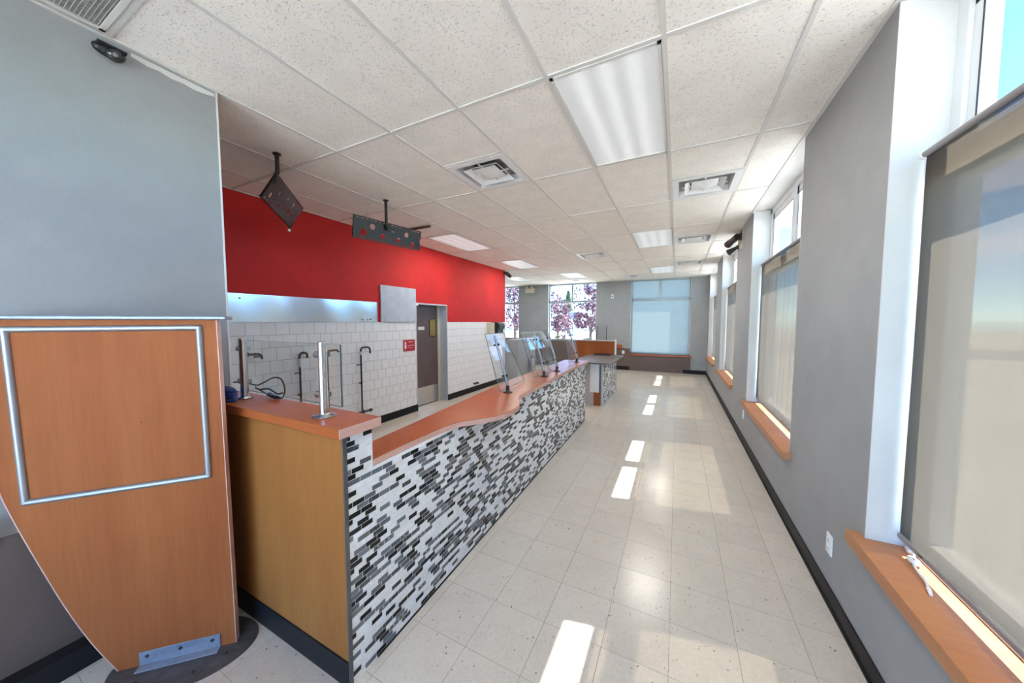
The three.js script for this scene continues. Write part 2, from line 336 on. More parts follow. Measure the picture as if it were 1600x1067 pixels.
structure('wall_service', 'grey wall of the service room behind the brown door', 'wall', [box(-5.3, -5.2, 0, HC, 4.2, 5.8), box(-5.2, -4.6, 0, HC, 4.2, 4.3), box(-5.2, -4.6, 0, HC, 5.7, 5.8), box(-5.2, -4.6, 2.3, 2.4, 4.3, 5.7), box(-5.2, -4.6, -0.05, -0.0046, 4.3, 5.7)], M.grey);
structure('wall_end_cap', 'grey end face of the service wall', 'wall', box(-4.6, XL + 0.001, 0, HC + 0.02, 7.96, 7.975), M.grey);
{ // partition at the left
  const w = structure('wall_partition', 'grey partition wall with a brown lower band', 'wall', box(-2.66, -2.535, 0, HC + 0.16, -3.2, 1.05), M.grey);
  part(w, 'brown_band', box(-2.535, -2.529, 0, 0.715, -3.2, 0.86), M.brown, 'brown painted lower band');
  part(w, 'corner_bead', box(-2.538, -2.532, 0, HC, 1.045, 1.054), M.white);
  const torn = new THREE.Shape([[0.70, 3.002], [0.70, 2.985], [0.76, 2.972], [0.80, 2.978], [0.85, 2.968], [0.90, 2.974], [0.95, 2.968], [1.0, 2.975], [1.04, 2.985], [1.04, 3.002]].map(([d, y]) => new THREE.Vector2(d, y)));
  const g = new THREE.ExtrudeGeometry(torn, { depth: 0.002, bevelEnabled: false }); g.rotateY(Math.PI / 2); g.translate(-2.535, 0, 0);
  part(w, 'bare_plaster', uvm(g), M.white, 'strip where the grey paint has peeled off');
}
structure('trim_2', 'orange wood chair rail on the partition wall', 'rail', rbox(-2.535, -2.495, 0.715, 0.80, -3.2, 0.20, 0.005), M.woodFlat);
structure('baseboard_partition', 'black rubber baseboard at the foot of the partition', 'baseboard', rbox(-2.529, -2.45, 0, 0.11, -3.2, 0.86, 0.003), M.base);
{ // low wall beyond the service wall
  const w = structure('wall_low', 'low grey wall with a flat cap beyond the service wall', 'wall', box(-4.22, -3.83, 0, 1.13, 7.975, 9.2), M.grey);
  part(w, 'cap', rbox(-4.22, -3.82, 1.13, 1.14, 7.975, 9.21, 0.003), M.grey);
}

// ---------------------------------------------------------------- windows
function sideWindow(n, [a, b], label) {
  const w = new THREE.Group(); w.name = 'window_' + n; w.userData = { kind: 'structure', label, category: 'window' }; scene.add(w);
  const X0 = 1.0, X1 = 1.075, top = HC, f = 0.065;
  part(w, 'reveal', [box(0.8265, X0, SILL, top, a, a + 0.006), box(0.8265, X0, SILL, top, b - 0.006, b), box(0.8265, X1 + 0.02, top - 0.004, top + 0.004, a, b)], M.white, 'white painted reveal');
  const lo = SILL - 0.02, tr = [2.215, 2.30];
  part(w, 'frame', [rbox(X0, X1, lo, top, a, a + f, 0.004), rbox(X0, X1, lo, top, b - f, b, 0.004), rbox(X0, X1, lo, lo + 0.085, a, b, 0.004), rbox(X0, X1, top - f, top, a, b, 0.004), rbox(X0, X1, tr[0], tr[1], a, b, 0.004)], M.vinyl, 'white vinyl frame');
  const mid = (a + b) / 2;
  part(w, 'mullion', rbox(X0, X1, tr[1], top - f, mid - 0.035, mid + 0.035, 0.004), M.vinyl);
  for (const [p, q] of [[a + f, mid - 0.035], [mid + 0.035, b - f]]) {
    const s = 0.055, y0 = tr[1], y1 = top - f;
    const sash = part(w, 'sash', [rbox(X0 + 0.014, X1 - 0.012, y0, y1, p, p + s, 0.004), rbox(X0 + 0.014, X1 - 0.012, y0, y1, q - s, q, 0.004), rbox(X0 + 0.014, X1 - 0.012, y0, y0 + s, p, q, 0.004), rbox(X0 + 0.014, X1 - 0.012, y1 - s * 1.5, y1, p, q, 0.004)], M.vinyl);
    part(sash, 'gasket', [box(X0 + 0.012, X0 + 0.0145, y0 + s - 0.006, y1 - s * 1.5 + 0.006, p + s - 0.006, p + s), box(X0 + 0.012, X0 + 0.0145, y0 + s - 0.006, y1 - s * 1.5 + 0.006, q - s, q - s + 0.006), box(X0 + 0.012, X0 + 0.0145, y0 + s - 0.006, y0 + s, p + s, q - s), box(X0 + 0.012, X0 + 0.0145, y1 - s * 1.5, y1 - s * 1.5 + 0.006, p + s, q - s)], M.gasket);
    part(w, 'pane', box(X0 + 0.036, X0 + 0.040, y0 + s - 0.01, y1 - s * 1.5 + 0.01, p + s - 0.01, q - s + 0.01), M.glass);
  }
  part(w, 'pane', box(X0 + 0.036, X0 + 0.040, lo + 0.08, tr[0] + 0.01, a + f - 0.01, b - f + 0.01), M.glass);
}
const wl = ['side window next to the shop front', 'window above the sill with the white cable', 'window next after the one with the white cable', 'window next after the bullet camera', 'side window next to the end wall'];
WR.forEach((o, k) => sideWindow(k + 1, o, 'white framed ' + wl[k]));
function farWindow(n, [x0, x1, s], frosted, label) {
  const w = new THREE.Group(); w.name = 'window_' + n; w.userData = { kind: 'structure', label, category: 'window' }; scene.add(w);
  const D0 = 11.74, D1 = 11.80, f = 0.045, tr = [2.33, 2.395], top = HC;
  part(w, 'reveal', [box(x0, x0 + 0.006, s, top, 11.65, D0), box(x1 - 0.006, x1, s, top, 11.65, D0), box(x0, x1, top - 0.004, top + 0.004, 11.65, D1)], M.white, 'white painted reveal');
  part(w, 'frame', [rbox(x0, x0 + f, s, top, D0, D1, 0.004), rbox(x1 - f, x1, s, top, D0, D1, 0.004), rbox(x0, x1, s, s + f, D0, D1, 0.004), rbox(x0, x1, top - f, top, D0, D1, 0.004), rbox(x0, x1, tr[0], tr[1], D0, D1, 0.004)], M.frameGrey, 'grey metal frame');
  const mid = (x0 + x1) / 2;
  part(w, 'mullion', rbox(mid - 0.03, mid + 0.03, tr[1], top - f, D0, D1, 0.004), M.frameGrey);
  const m = frosted ? M.frost : M.glass;
  part(w, 'pane', box(x0 + f - 0.01, mid - 0.02, tr[1] - 0.01, top - f + 0.01, 11.768, 11.772), m);
  part(w, 'pane', box(mid + 0.02, x1 - f + 0.01, tr[1] - 0.01, top - f + 0.01, 11.768, 11.772), m);
  part(w, 'pane', box(x0 + f - 0.01, x1 - f + 0.01, s + f - 0.01, tr[0] + 0.01, 11.768, 11.772), m);
  part(w, 'sill', rbox(x0, x1, s - 0.012, s, 11.65, D0, 0.003), frosted ? M.woodFlat : M.white);
}
farWindow(6, FW[0], false, 'clear window past the end of the red wall');
farWindow(7, FW[1], false, 'clear window with purple trees outside');
farWindow(8, FW[2], true, 'frosted window over the brown band');
structure('trim_3', 'wood sill under the frosted window', 'sill', rbox(-1.44, 0.41, 0.515, 0.56, 11.60, 11.66, 0.006), M.woodFlat);

// window sills and roller shades of the right wall
WR.forEach(([a, b], k) => {
  const s = thing('window_sill', ['wood window sill next to the shop front', 'wood window sill carrying the white cable', 'wood window sill next after the one with the white cable', 'wood window sill next after the bullet camera', 'last wood window sill, next to the end wall'][k], 'sill', [0.89, SILL - 0.06, (a + b) / 2], 'sills of the window wall');
  part(s, 'board', plan([[0.775, a - 0.05], [0.8262, a - 0.05], [0.8262, a + 0.0005], [0.999, a + 0.0005], [0.999, b - 0.0005], [0.8262, b - 0.0005], [0.8262, b + 0.05], [0.775, b + 0.05]], SILL - 0.06, SILL, 0.003), M.woodSill);
  if (k) part(s, 'stop_strip', rbox(0.965, 0.999, SILL, SILL + 0.012, a + 0.01, b - 0.01, 0.003), M.vinyl, 'white strip along the frame');
});
const SH = ['next to the shop front', 'above the sill with the white cable', 'of the window next after the white cable', 'of the window next after the bullet camera', 'of the last window, next to the end wall'];
WR.forEach(([a, b], k) => {
  const s = thing('roller_shade', 'grey mesh roller shade ' + SH[k], 'shade', [0.93, SILL, (a + b) / 2], 'roller shades of the window wall');
  const y0 = 0.66, y1 = 2.345, n = 56, m = 30, pos = [], idx = [], uv = [], w = b - a - 0.05;
  for (let j = 0; j <= m; j++) for (let i = 0; i <= n; i++) {
    const d = a + 0.025 + (i / n) * w, t = j / m, y = y0 + (y1 - y0) * t, e = 1 - t;
    pos.push(0.93 + 0.006 * e * Math.sin(i * 0.55 + k * 2 + t * 2.1) + 0.004 * e * Math.sin(i * 1.3 + 4 * t + k) + 0.009 * Math.sin(t * Math.PI) * Math.sin(i / n * Math.PI), y, -d);
    uv.push(d, y);
    if (i < n && j < m) { const p = j * (n + 1) + i; idx.push(p, p + 1, p + n + 2, p, p + n + 2, p + n + 1); }
  }
  const g = new THREE.BufferGeometry(); g.setAttribute('position', new THREE.Float32BufferAttribute(pos, 3)); g.setAttribute('uv', new THREE.Float32BufferAttribute(uv, 2)); g.setIndex(idx); g.computeVertexNormals();
  part(s, 'fabric', g, M.shade);
  part(s, 'roller', cyl(V(0.93, y1, a + 0.02), V(0.93, y1, b - 0.02), 0.014, 0.014, 20), M.shadeRod, 'dark roller tube');
  for (const d of [a + 0.006, b - 0.022]) part(s, 'end_bracket', cyl(V(0.93, y1, d), V(0.93, y1, d + 0.016), 0.019, 0.019, 18), M.plastic);
  part(s, 'hem_bar', rbox(0.922, 0.938, y0 - 0.012, y0 + 0.012, a + 0.025, b - 0.025, 0.006), M.shadeRod, 'dark bar in the bottom hem');
});
{ // white cable with an inline switch on the sill
  const t = thing('charger_cable', 'white cable with an oval inline switch lying on the sill', 'cable', [0.91, SILL, 1.9]);
  part(t, 'cord', tube([V(0.955, SILL + 0.008, 2.09), V(0.945, SILL + 0.012, 2.06), V(0.95, SILL + 0.012, 2.02), V(0.935, SILL + 0.012, 1.985), V(0.915, SILL + 0.008, 1.94), V(0.908, SILL + 0.006, 1.89), V(0.903, SILL + 0.006, 1.84), V(0.885, SILL + 0.006, 1.78)], 0.0045, 60), M.plastic);
  part(t, 'switch_body', sphere(V(0.926, SILL + 0.014, 1.965), 0.03, 0.62, 0.38, 1.15), M.plastic);
  part(t, 'switch_slot', sphere(V(0.925, SILL + 0.0245, 1.96), 0.012, 0.4, 0.2, 1), M.shadeRod);
  part(t, 'plug', cyl(V(0.889, SILL + 0.007, 1.795), V(0.877, SILL + 0.007, 1.755), 0.0068, 0.0055), M.plastic);
  part(t, 'knot', [sphere(V(0.95, SILL + 0.014, 2.04), 0.014), sphere(V(0.957, SILL + 0.012, 2.07), 0.012)], M.plastic);
}

// ---------------------------------------------------------------- door, signs and fittings of the service wall
{
  const d = new THREE.Group(); d.name = 'door_1'; d.userData = { kind: 'structure', label: 'dark brown swing door with steel kick plate and small window', category: 'door' }; scene.add(d);
  const [a, b, t] = DOOR;
  part(d, 'frame', [box(-4.47, XL + 0.004, 0, t, b - 0.004, b + 0.012), box(-4.47, XL + 0.004, t - 0.004, t + 0.02, a - 0.012, b + 0.012), box(-4.47, XL + 0.004, 0, t, a - 0.012, a + 0.004)], M.panelGrey, 'grey metal frame');
  part(d, 'stop', [box(-4.47, -4.40, 0, t - 0.004, b - 0.07, b - 0.004)], M.cream, 'cream painted stop');
  const leaf = part(d, 'leaf', rbox(-4.44, -4.40, 0.01, t - 0.006, a + 0.006, b - 0.085, 0.003), std({ map: tex(128, [1, 1], patchy([0.37, 0.31, 0.30], 0.08, 111)), roughness: 0.38 }));
  part(leaf, 'kick_plate', rbox(-4.401, -4.397, 0.02, 0.36, a + 0.02, b - 0.1, 0.001), M.steel);
  const rr_ = (s, x0, y0, x1, y1, r) => { s.moveTo(x0 + r, y0); s.lineTo(x1 - r, y0); s.absarc(x1 - r, y0 + r, r, -Math.PI / 2, 0); s.lineTo(x1, y1 - r); s.absarc(x1 - r, y1 - r, r, 0, Math.PI / 2); s.lineTo(x0 + r, y1); s.absarc(x0 + r, y1 - r, r, Math.PI / 2, Math.PI); s.lineTo(x0, y0 + r); s.absarc(x0 + r, y0 + r, r, Math.PI, 1.5 * Math.PI); return s; };
  const win = (x0, y0, x1, y1, r, X, depth) => { const g = new THREE.ExtrudeGeometry(rr_(new THREE.Shape(), x0, y0, x1, y1, r), { depth, bevelEnabled: false, curveSegments: 6 }); g.rotateY(Math.PI / 2); g.translate(X, 0, 0); return uvm(g); };
  part(leaf, 'window_gasket', win(5.09, 1.325, 5.29, 1.70, 0.045, -4.401, 0.006), M.black);
  part(leaf, 'window_pane', win(5.11, 1.345, 5.27, 1.68, 0.03, -4.396, 0.003), std({ color: lin(0.26, 0.21, 0.06), roughness: 0.15 }), 'yellowish window pane');
  part(leaf, 'notice', box(-4.400, -4.398, 1.475, 1.535, 4.78, 4.95), std({ map: canvasTex(128, 64, (c, w, h) => { c.fillStyle = '#c9cbd0'; c.fillRect(0, 0, w, h); c.fillStyle = '#5a5a60'; c.fillRect(34, 24, 50, 8); c.fillRect(34, 40, 40, 6); c.fillRect(10, 12, 14, 40); }), roughness: 0.5 }));
  part(d, 'hinge_bracket', rbox(XL - 0.03, XL + 0.012, t - 0.03, t + 0.005, a - 0.03, a + 0.05, 0.004), M.plastic);
}
{
  const n = 60, pos = [], idx = [], a = 1.06, b = 3.662; // sheet with slight waves
  for (let i = 0; i <= n; i++) for (let j = 0; j <= 4; j++) { const d = a + (b - a) * i / n, y = 1.63 + 0.302 * j / 4; pos.push(XL + 0.006 + 0.0035 * Math.sin(d * 5.1 + 1) + 0.002 * Math.sin(d * 11 + j * 0.5), y, -d); }
  for (let i = 0; i < n; i++) for (let j = 0; j < 4; j++) { const p = i * 5 + j; idx.push(p, p + 5, p + 6, p, p + 6, p + 1); }
  const g = new THREE.BufferGeometry(); g.setAttribute('position', new THREE.Float32BufferAttribute(pos, 3)); g.setIndex(idx); g.computeVertexNormals(); uvm(g);
  const t = thing('steel_panel', 'long polished steel sheet fixed above the white tiles', 'metal panel', [XL, 1.63, 2.36]);
  part(t, 'sheet', g, M.steel);
  part(t, 'edge_fold', [box(XL, XL + 0.008, 1.626, 1.632, a, b), box(XL, XL + 0.008, 1.93, 1.936, a, b), box(XL, XL + 0.012, 1.626, 1.936, b, b + 0.006)], M.steel);
  for (const d of [3.40, 3.48, 3.54]) part(t, 'hole_cover', cyl(V(XL + 0.008, 1.665, d), V(XL + 0.013, 1.665, d), 0.014), M.galv);
  part(t, 'rivet', sphere(V(XL + 0.011, 1.885, 1.86), 0.008), M.galv);
}
{
  const t = thing('access_panel', 'square grey metal panel screwed to the red wall', 'metal panel', [XL, 1.628, 4.12]);
  part(t, 'sheet', rbox(XL - 0.001, XL + 0.022, 1.628, 2.216, 3.735, 4.518, 0.004), M.panelGrey);
  for (const [y, d] of [[2.18, 3.8], [2.18, 4.46], [1.66, 3.8], [1.66, 4.46], [1.92, 3.79], [2.06, 4.25]]) part(t, 'screw', sphere(V(XL + 0.022, y, d), 0.007), M.chrome);
}
{
  const t = thing('fire_extinguisher_sign', 'red sign with white extinguisher arrow beside the brown door', 'sign', [XL, 1.115, 4.345]);
  const map = canvasTex(256, 192, (c, w, h) => {
    c.fillStyle = '#b5262b'; c.fillRect(0, 0, w, h);
    c.fillStyle = '#f3dede'; c.fillRect(30, 34, 36, 84); c.beginPath(); c.moveTo(20, 118); c.lineTo(76, 118); c.lineTo(48, 164); c.fill();
    c.fillStyle = '#b5262b'; c.fillRect(42, 52, 12, 26);
    c.fillStyle = '#f0d5d5'; c.fillRect(104, 32, 116, 9); c.fillRect(140, 92, 94, 7); c.fillRect(98, 100, 46, 8); c.fillRect(112, 132, 80, 5);
  });
  const g = new THREE.PlaneGeometry(0.28, 0.2); g.rotateY(Math.PI / 2); g.translate(XL + 0.0065, 1.215, -4.345);
  part(t, 'plate', rbox(XL - 0.001, XL + 0.005, 1.115, 1.315, 4.205, 4.485, 0.002), M.plastic);
  part(t, 'print', g, std({ map, roughness: 0.4 }));
}
function outlet(name, label, x, y, d, facing, group) {
  const t = thing(name, label, 'outlet', [x, y - 0.058, d], group), s = facing;
  const X = (a, b) => (s > 0 ? [x + a, x + b] : [x - b, x - a]);
  part(t, 'plate', rbox(...X(-0.001, 0.007), y - 0.058, y + 0.058, d - 0.036, d + 0.036, 0.003), M.plastic);
  for (const o of [-0.024, 0.024]) { const r = part(t, 'socket', rbox(...X(0.005, 0.0095), y + o - 0.016, y + o + 0.016, d - 0.017, d + 0.017, 0.002), M.vinyl); part(r, 'slot', [box(...X(0.009, 0.0102), y + o - 0.006, y + o + 0.006, d - 0.009, d - 0.006), box(...X(0.009, 0.0102), y + o - 0.005, y + o + 0.005, d + 0.006, d + 0.009)], M.black); }
}
outlet('wall_outlet', 'white outlet on the tiles between elbow tap and first standpipe', XL, 1.11, 2.303, 1);
outlet('wall_outlet', 'white outlet on the tiles beside the middle standpipe', XL, 1.12, 2.984, 1);
outlet('wall_outlet', 'white outlet under the hook of the standpipe with valve', XL, 1.095, 3.515, 1);
outlet('wall_outlet', 'lone outlet on the tiles past the brown door', XL, 1.118, 5.79, 1);
outlet('wall_outlet', 'white outlet below the sill with the white cable', 0.8265, 0.34, 2.47, -1);
outlet('wall_outlet', 'white outlet in the wall before the bullet camera pier', 0.8265, 0.385, 5.30, -1);
{ // taps and standpipes
  const X = -4.17;
  const e = thing('elbow_tap', 'short dark elbow tap stub on the tiles', 'tap', [XL, 1.2, 1.97]);
  part(e, 'pipe', tube([V(XL, 1.27, 1.90), V(X + 0.02, 1.272, 1.91), V(X + 0.04, 1.275, 1.95), V(X + 0.04, 1.26, 1.995), V(X + 0.04, 1.215, 2.005)], 0.013, 40), M.pipe);
  part(e, 'flange', cyl(V(XL, 1.27, 1.90), V(XL + 0.008, 1.27, 1.90), 0.028), M.pipe);
  part(e, 'valve', [cyl(V(X + 0.04, 1.25, 1.93), V(X + 0.04, 1.25, 1.985), 0.016)], M.pipe);
  const sp = (label, pts, wrap, handle, y0) => {
    const t = thing('standpipe', label, 'pipe', [X, y0, pts[0][1]], 'standpipes on the tiled wall');
    part(t, 'riser', cyl(V(X, y0, pts[0][1]), V(X, pts[0][0], pts[0][1]), 0.0115), M.black);
    part(t, 'hook', tube(pts.map(([y, d]) => V(X, y, d)), 0.0135, 50), M.pipe);
    if (wrap) part(t, 'wrapped_length', cyl(V(X, wrap[0], pts[0][1]), V(X, wrap[1], pts[0][1]), 0.0145), M.pipeWhite);
    part(t, 'handle', [cyl(V(X, handle, pts[0][1]), V(X, handle, pts[0][1] - 0.07), 0.008), sphere(V(X, handle, pts[0][1]), 0.016)], M.black);
    for (const y of [handle - 0.28]) part(t, 'clip', [box(XL, X, y - 0.01, y + 0.01, pts[0][1] - 0.006, pts[0][1] + 0.006), cyl(V(X, y - 0.012, pts[0][1]), V(X, y + 0.012, pts[0][1]), 0.0145)], M.pipe);
    return t;
  };
  sp('dark standpipe with a tight hook and pale wrapped neck', [[1.165, 2.435], [1.215, 2.437], [1.242, 2.462], [1.243, 2.5], [1.225, 2.528], [1.175, 2.53]], [1.07, 1.175], 1.0, 0.0);
  sp('dark standpipe whose spout reaches straight out along the tiles', [[1.16, 2.795], [1.21, 2.797], [1.238, 2.82], [1.242, 2.88], [1.242, 2.935], [1.215, 2.962]], null, 1.0, 0.0);
  const s3 = sp('dark standpipe with a wide hook and a floor level valve', [[1.17, 3.318], [1.215, 3.32], [1.247, 3.345], [1.25, 3.40], [1.245, 3.455], [1.215, 3.478], [1.15, 3.482]], [1.14, 1.19], 1.0, 0.0);
  part(s3, 'valve', [cyl(V(X + 0.01, 0.292, 3.19), V(X + 0.01, 0.285, 3.47), 0.016), sphere(V(X + 0.01, 0.288, 3.33), 0.028), cyl(V(X + 0.01, 0.285, 3.44), V(X + 0.01, 0.285, 3.475), 0.024), cyl(V(X + 0.01, 0.292, 3.2), V(X + 0.1, 0.27, 3.14), 0.012)], M.pipe);
}
{
  const t = thing('pipe_stub', 'capped pipe stubs low on the tiles past the door', 'pipe', [XL, 0.16, 6.45]);
  for (const d of [6.38, 6.46, 6.52]) { part(t, 'stub', cyl(V(XL, 0.2, d), V(XL + 0.05, 0.19, d), 0.016), M.pipe); part(t, 'cap', sphere(V(XL + 0.05, 0.19, d), 0.022), M.black); }
}
{
  const t = thing('towel_dispenser', 'black paper towel dispenser at the top edge of the tiles', 'dispenser', [XL, 1.33, 7.35]);
  const s = new THREE.Shape(); s.moveTo(0, 1.34); s.lineTo(0.19, 1.34); s.lineTo(0.19, 1.45); s.lineTo(0.23, 1.46); s.lineTo(0.235, 1.54); s.quadraticCurveTo(0.21, 1.615, 0.11, 1.62); s.lineTo(0, 1.62); s.closePath();
  const g = new THREE.ExtrudeGeometry(s, { depth: 0.28, bevelEnabled: true, bevelSize: 0.006, bevelThickness: 0.006, bevelSegments: 2 }); g.translate(XL, 0, -7.5);
  part(t, 'housing', uvm(g), M.black);
  part(t, 'cover', rbox(XL + 0.20, XL + 0.238, 1.47, 1.545, 7.23, 7.49, 0.01), std({ color: lin(0.10, 0.09, 0.10), roughness: 0.25 }));
  part(t, 'paper_slot', box(XL + 0.05, XL + 0.16, 1.330, 1.336, 7.25, 7.47), M.plastic);
}
single('metal_box', 'beige metal box beside the black towel dispenser', 'box', rbox(XL - 0.001, XL + 0.12, 1.34, 1.615, 7.0, 7.19, 0.006), M.cream);
{ // fire extinguisher on the low wall
  const x = -3.75, d = 8.75, t = thing('fire_extinguisher', 'pale fire extinguisher hanging on the low grey wall', 'fire extinguisher', [x, 0.2, d]);
  part(t, 'cylinder', lathe([[0, 0.2], [0.055, 0.2], [0.062, 0.215], [0.062, 0.5], [0.05, 0.545], [0.022, 0.565], [0.02, 0.59], [0, 0.59]].map(([r, y]) => [r, y]), new THREE.Vector3(x, 0, -d)), std({ color: lin(0.55, 0.52, 0.52), roughness: 0.3, metalness: 0.5 }));
  part(t, 'label_band', lathe([[0.0628, 0.27], [0.0632, 0.275], [0.0632, 0.40], [0.0628, 0.405]], new THREE.Vector3(x, 0, -d)), std({ color: lin(0.42, 0.40, 0.40), roughness: 0.5 }));
  part(t, 'handle', [box(x - 0.012, x + 0.012, 0.6, 0.612, d - 0.04, d + 0.09), box(x - 0.01, x + 0.01, 0.632, 0.642, d - 0.02, d + 0.08), cyl(V(x, 0.58, d), V(x, 0.632, d), 0.016)], M.black);
  part(t, 'hose', tube([V(x, 0.6, d - 0.02), V(x + 0.02, 0.61, d - 0.07), V(x + 0.02, 0.55, d - 0.095), V(x + 0.01, 0.4, d - 0.085), V(x, 0.3, d - 0.075)], 0.010, 40), M.rubber);
  part(t, 'bracket', [box(-3.83, x - 0.05, 0.45, 0.5, d - 0.02, d + 0.02)], M.galv);
}

// ---------------------------------------------------------------- service counter
const FX = (d) => -1.255 - (d - 0.93) * 0.0179;         // front face of the counter
const TURN = Math.atan(0.0179);
const mosaic = {};
{
  const vein = (s, base, amp, v) => tex(128, [0.14, 0.14], (u, w) => { const n = vnoise(u * 6 + 2 * vnoise(u * 3, w * 3, 3, s), w * 6, 6, s + 1), l = Math.max(0, 1 - Math.abs(n - 0.5) * 26), k = 1 + amp * (vnoise(u * 14, w * 14, 14, s + 2) - 0.5); return base.map((c) => c * k + v * l); });
  mosaic.white = [[0.915, 0.92, 0.925], [0.895, 0.9, 0.905], [0.93, 0.935, 0.94], [0.905, 0.9, 0.885]].map((c, i) => std({ map: vein(200 + i * 7, c, 0.05, -0.05), roughness: 0.28 }));
  mosaic.black = [phys({ color: lin(0.006, 0.006, 0.007), roughness: 0.3, specularIntensity: 0.5 }), phys({ color: lin(0.012, 0.012, 0.013), roughness: 0.3, specularIntensity: 0.5 })];
  mosaic.slate = [[0.42, 0.45, 0.475], [0.385, 0.40, 0.42], [0.44, 0.45, 0.455], [0.36, 0.365, 0.37]].map((c) => std({ color: new THREE.Color().setRGB(...c.map((x) => x ** 2.2)), roughness: 0.2 }));
  mosaic.veined = [std({ map: vein(240, [0.26, 0.265, 0.275], 0.3, 0.5), roughness: 0.25 }), std({ map: vein(250, [0.38, 0.385, 0.39], 0.3, 0.4), roughness: 0.25 })];
  mosaic.pick = () => { const r = rnd(); const l = r < 0.53 ? mosaic.white : r < 0.72 ? mosaic.black : r < 0.92 ? mosaic.slate : mosaic.veined; return l[Math.floor(rnd() * l.length)]; };
  mosaic.grout = std({ color: lin(0.84, 0.845, 0.85), roughness: 0.9 });
}
const RP = 0.0250, TP = 0.0635, TG = 0.0019;
function tileRows(y0, y1, d0, d1, top, emit) {          // rows in third bond, cut at the ends
  for (let r = 0, y = y0; y + RP * 0.5 < y1; r++, y = y0 + r * RP) {
    const h = Math.min(RP, y1 - y);
    for (let k = -1; k < (d1 - d0) / TP + 1; k++) {
      const a = Math.max(d0, d0 + (k + ((r * 2) % 3) / 3) * TP), b = Math.min(d1, d0 + (k + 1 + ((r * 2) % 3) / 3) * TP);
      if (b - a < 0.008 || y + h > top((a + b) / 2)) continue;
      emit(y, h, a, b);
    }
  }
}
const endUnit = thing('counter_end', 'raised wood clad end wall of the serving counter', 'counter', [-1.8, 0, 0.98]);
const counter = thing('service_counter', 'long serving counter faced with black, grey and white mosaic tile', 'counter', [-1.45, 0, 3.1]);
{
  const c = counter;
  const T = 0.985;
  const front = [[-1.262, 1.051], [-1.270, 1.36], [-1.245, 1.70], [-1.17, 1.81], [-1.10, 1.93], [-1.064, 2.06], [-1.062, 2.16], [-1.09, 2.29], [-1.135, 2.39], [-1.19, 2.49], [-1.222, 2.60], [-1.228, 2.74], [-1.245, 3.32], [-1.28, 4.0], [-1.298, 5.1], [-1.30, 5.40]];
  const back = [[-1.70, 5.40], [-1.665, 4.28], [-1.66, 3.29], [-1.636, 2.958], [-1.56, 2.215], [-1.49, 1.527], [-1.445, 1.051]];
  const smooth = new THREE.CatmullRomCurve3(front.map(([x, d]) => new THREE.Vector3(x, 0, d)), false, 'centripetal').getPoints(90).map((p) => [p.x, p.z]);
  part(c, 'body', plan([[FX(1.05) - 0.0095, 1.05], [FX(5.36) - 0.0095, 5.36], [-1.66, 5.36], [-1.62, 3.3], [-1.42, 1.05]], 0, 0.948), M.laminateGrey);
  part(c, 'worktop', plan([...smooth, ...back], T - 0.035, T, 0.003), M.woodFlat, 'orange wood worktop with a bulging front edge');
  const ed = smooth.map(([x, d]) => [x + 0.0012, d]);
  part(c, 'edge_band', plan([...ed, ...smooth.slice().reverse().map(([x, d]) => [x - 0.006, d])], T - 0.0345, T - 0.003), M.woodEdge, 'pale pinkish edge band');
  part(endUnit, 'grout', plan([[FX(0.914) - 0.011, 0.914], [FX(1.05) - 0.011, 1.05], [FX(1.05) - 0.0014, 1.05], [FX(0.914) - 0.0014, 0.914]], 0, 1.138), mosaic.grout);
  part(c, 'grout', [plan([[FX(1.051) - 0.011, 1.051], [FX(5.36) - 0.011, 5.36], [FX(5.36) - 0.0014, 5.36], [FX(1.051) - 0.0014, 1.051]], 0, 0.95)], mosaic.grout);
  const cache = new Map(), rest = new Map(), restEnd = new Map(); let n = 0;
  const emit = (y, h, a, b) => {
    const mat = mosaic.pick(), L = b - a - 2 * TG, w = 0.007, x = FX((a + b) / 2) - w / 2 + 0.0006 * (rnd() - 0.5), pos = V(x, y + h / 2, (a + b) / 2);
    if (n < 300 && a < 1.40 && y > 0.02) {
      n++; const key = L.toFixed(3) + '_' + h.toFixed(3); if (!cache.has(key)) cache.set(key, uvm(new THREE.BoxGeometry(w, h - 2 * TG, L)));
      place(b <= 1.051 ? endUnit : c, 'mosaic_tile', cache.get(key), mat, pos, TURN);
    } else { const g = new THREE.BoxGeometry(w, h - 2 * TG, L); g.rotateY(TURN); g.translate(pos.x, pos.y, pos.z); const own = b <= 1.051 ? restEnd : rest; if (!own.has(mat)) own.set(mat, []); own.get(mat).push(uvm(g)); }
  };
  tileRows(0.012, 1.14, 0.914, 5.36, (d) => (d < 1.045 ? 1.139 : 0.9505), (y, h, a, b) => {
    if (a < 1.05 && b > 1.05 && y + h > 0.9505) { emit(y, h, a, 1.05); return; }
    emit(y, h, a, b);
  });
  for (const [mat, list] of rest) { const m = part(c, 'mosaic_field', list, mat); m.userData.kind = 'stuff'; }
  for (const [mat, list] of restEnd) { const m = part(endUnit, 'mosaic_field', list, mat); m.userData.kind = 'stuff'; }
  part(c, 'toe_strip', plan([[FX(1.05) - 0.001, 1.05], [FX(5.36) - 0.001, 5.36], [FX(5.36) + 0.002, 5.36], [FX(1.05) + 0.002, 1.05]], 0, 0.011), M.base);
}
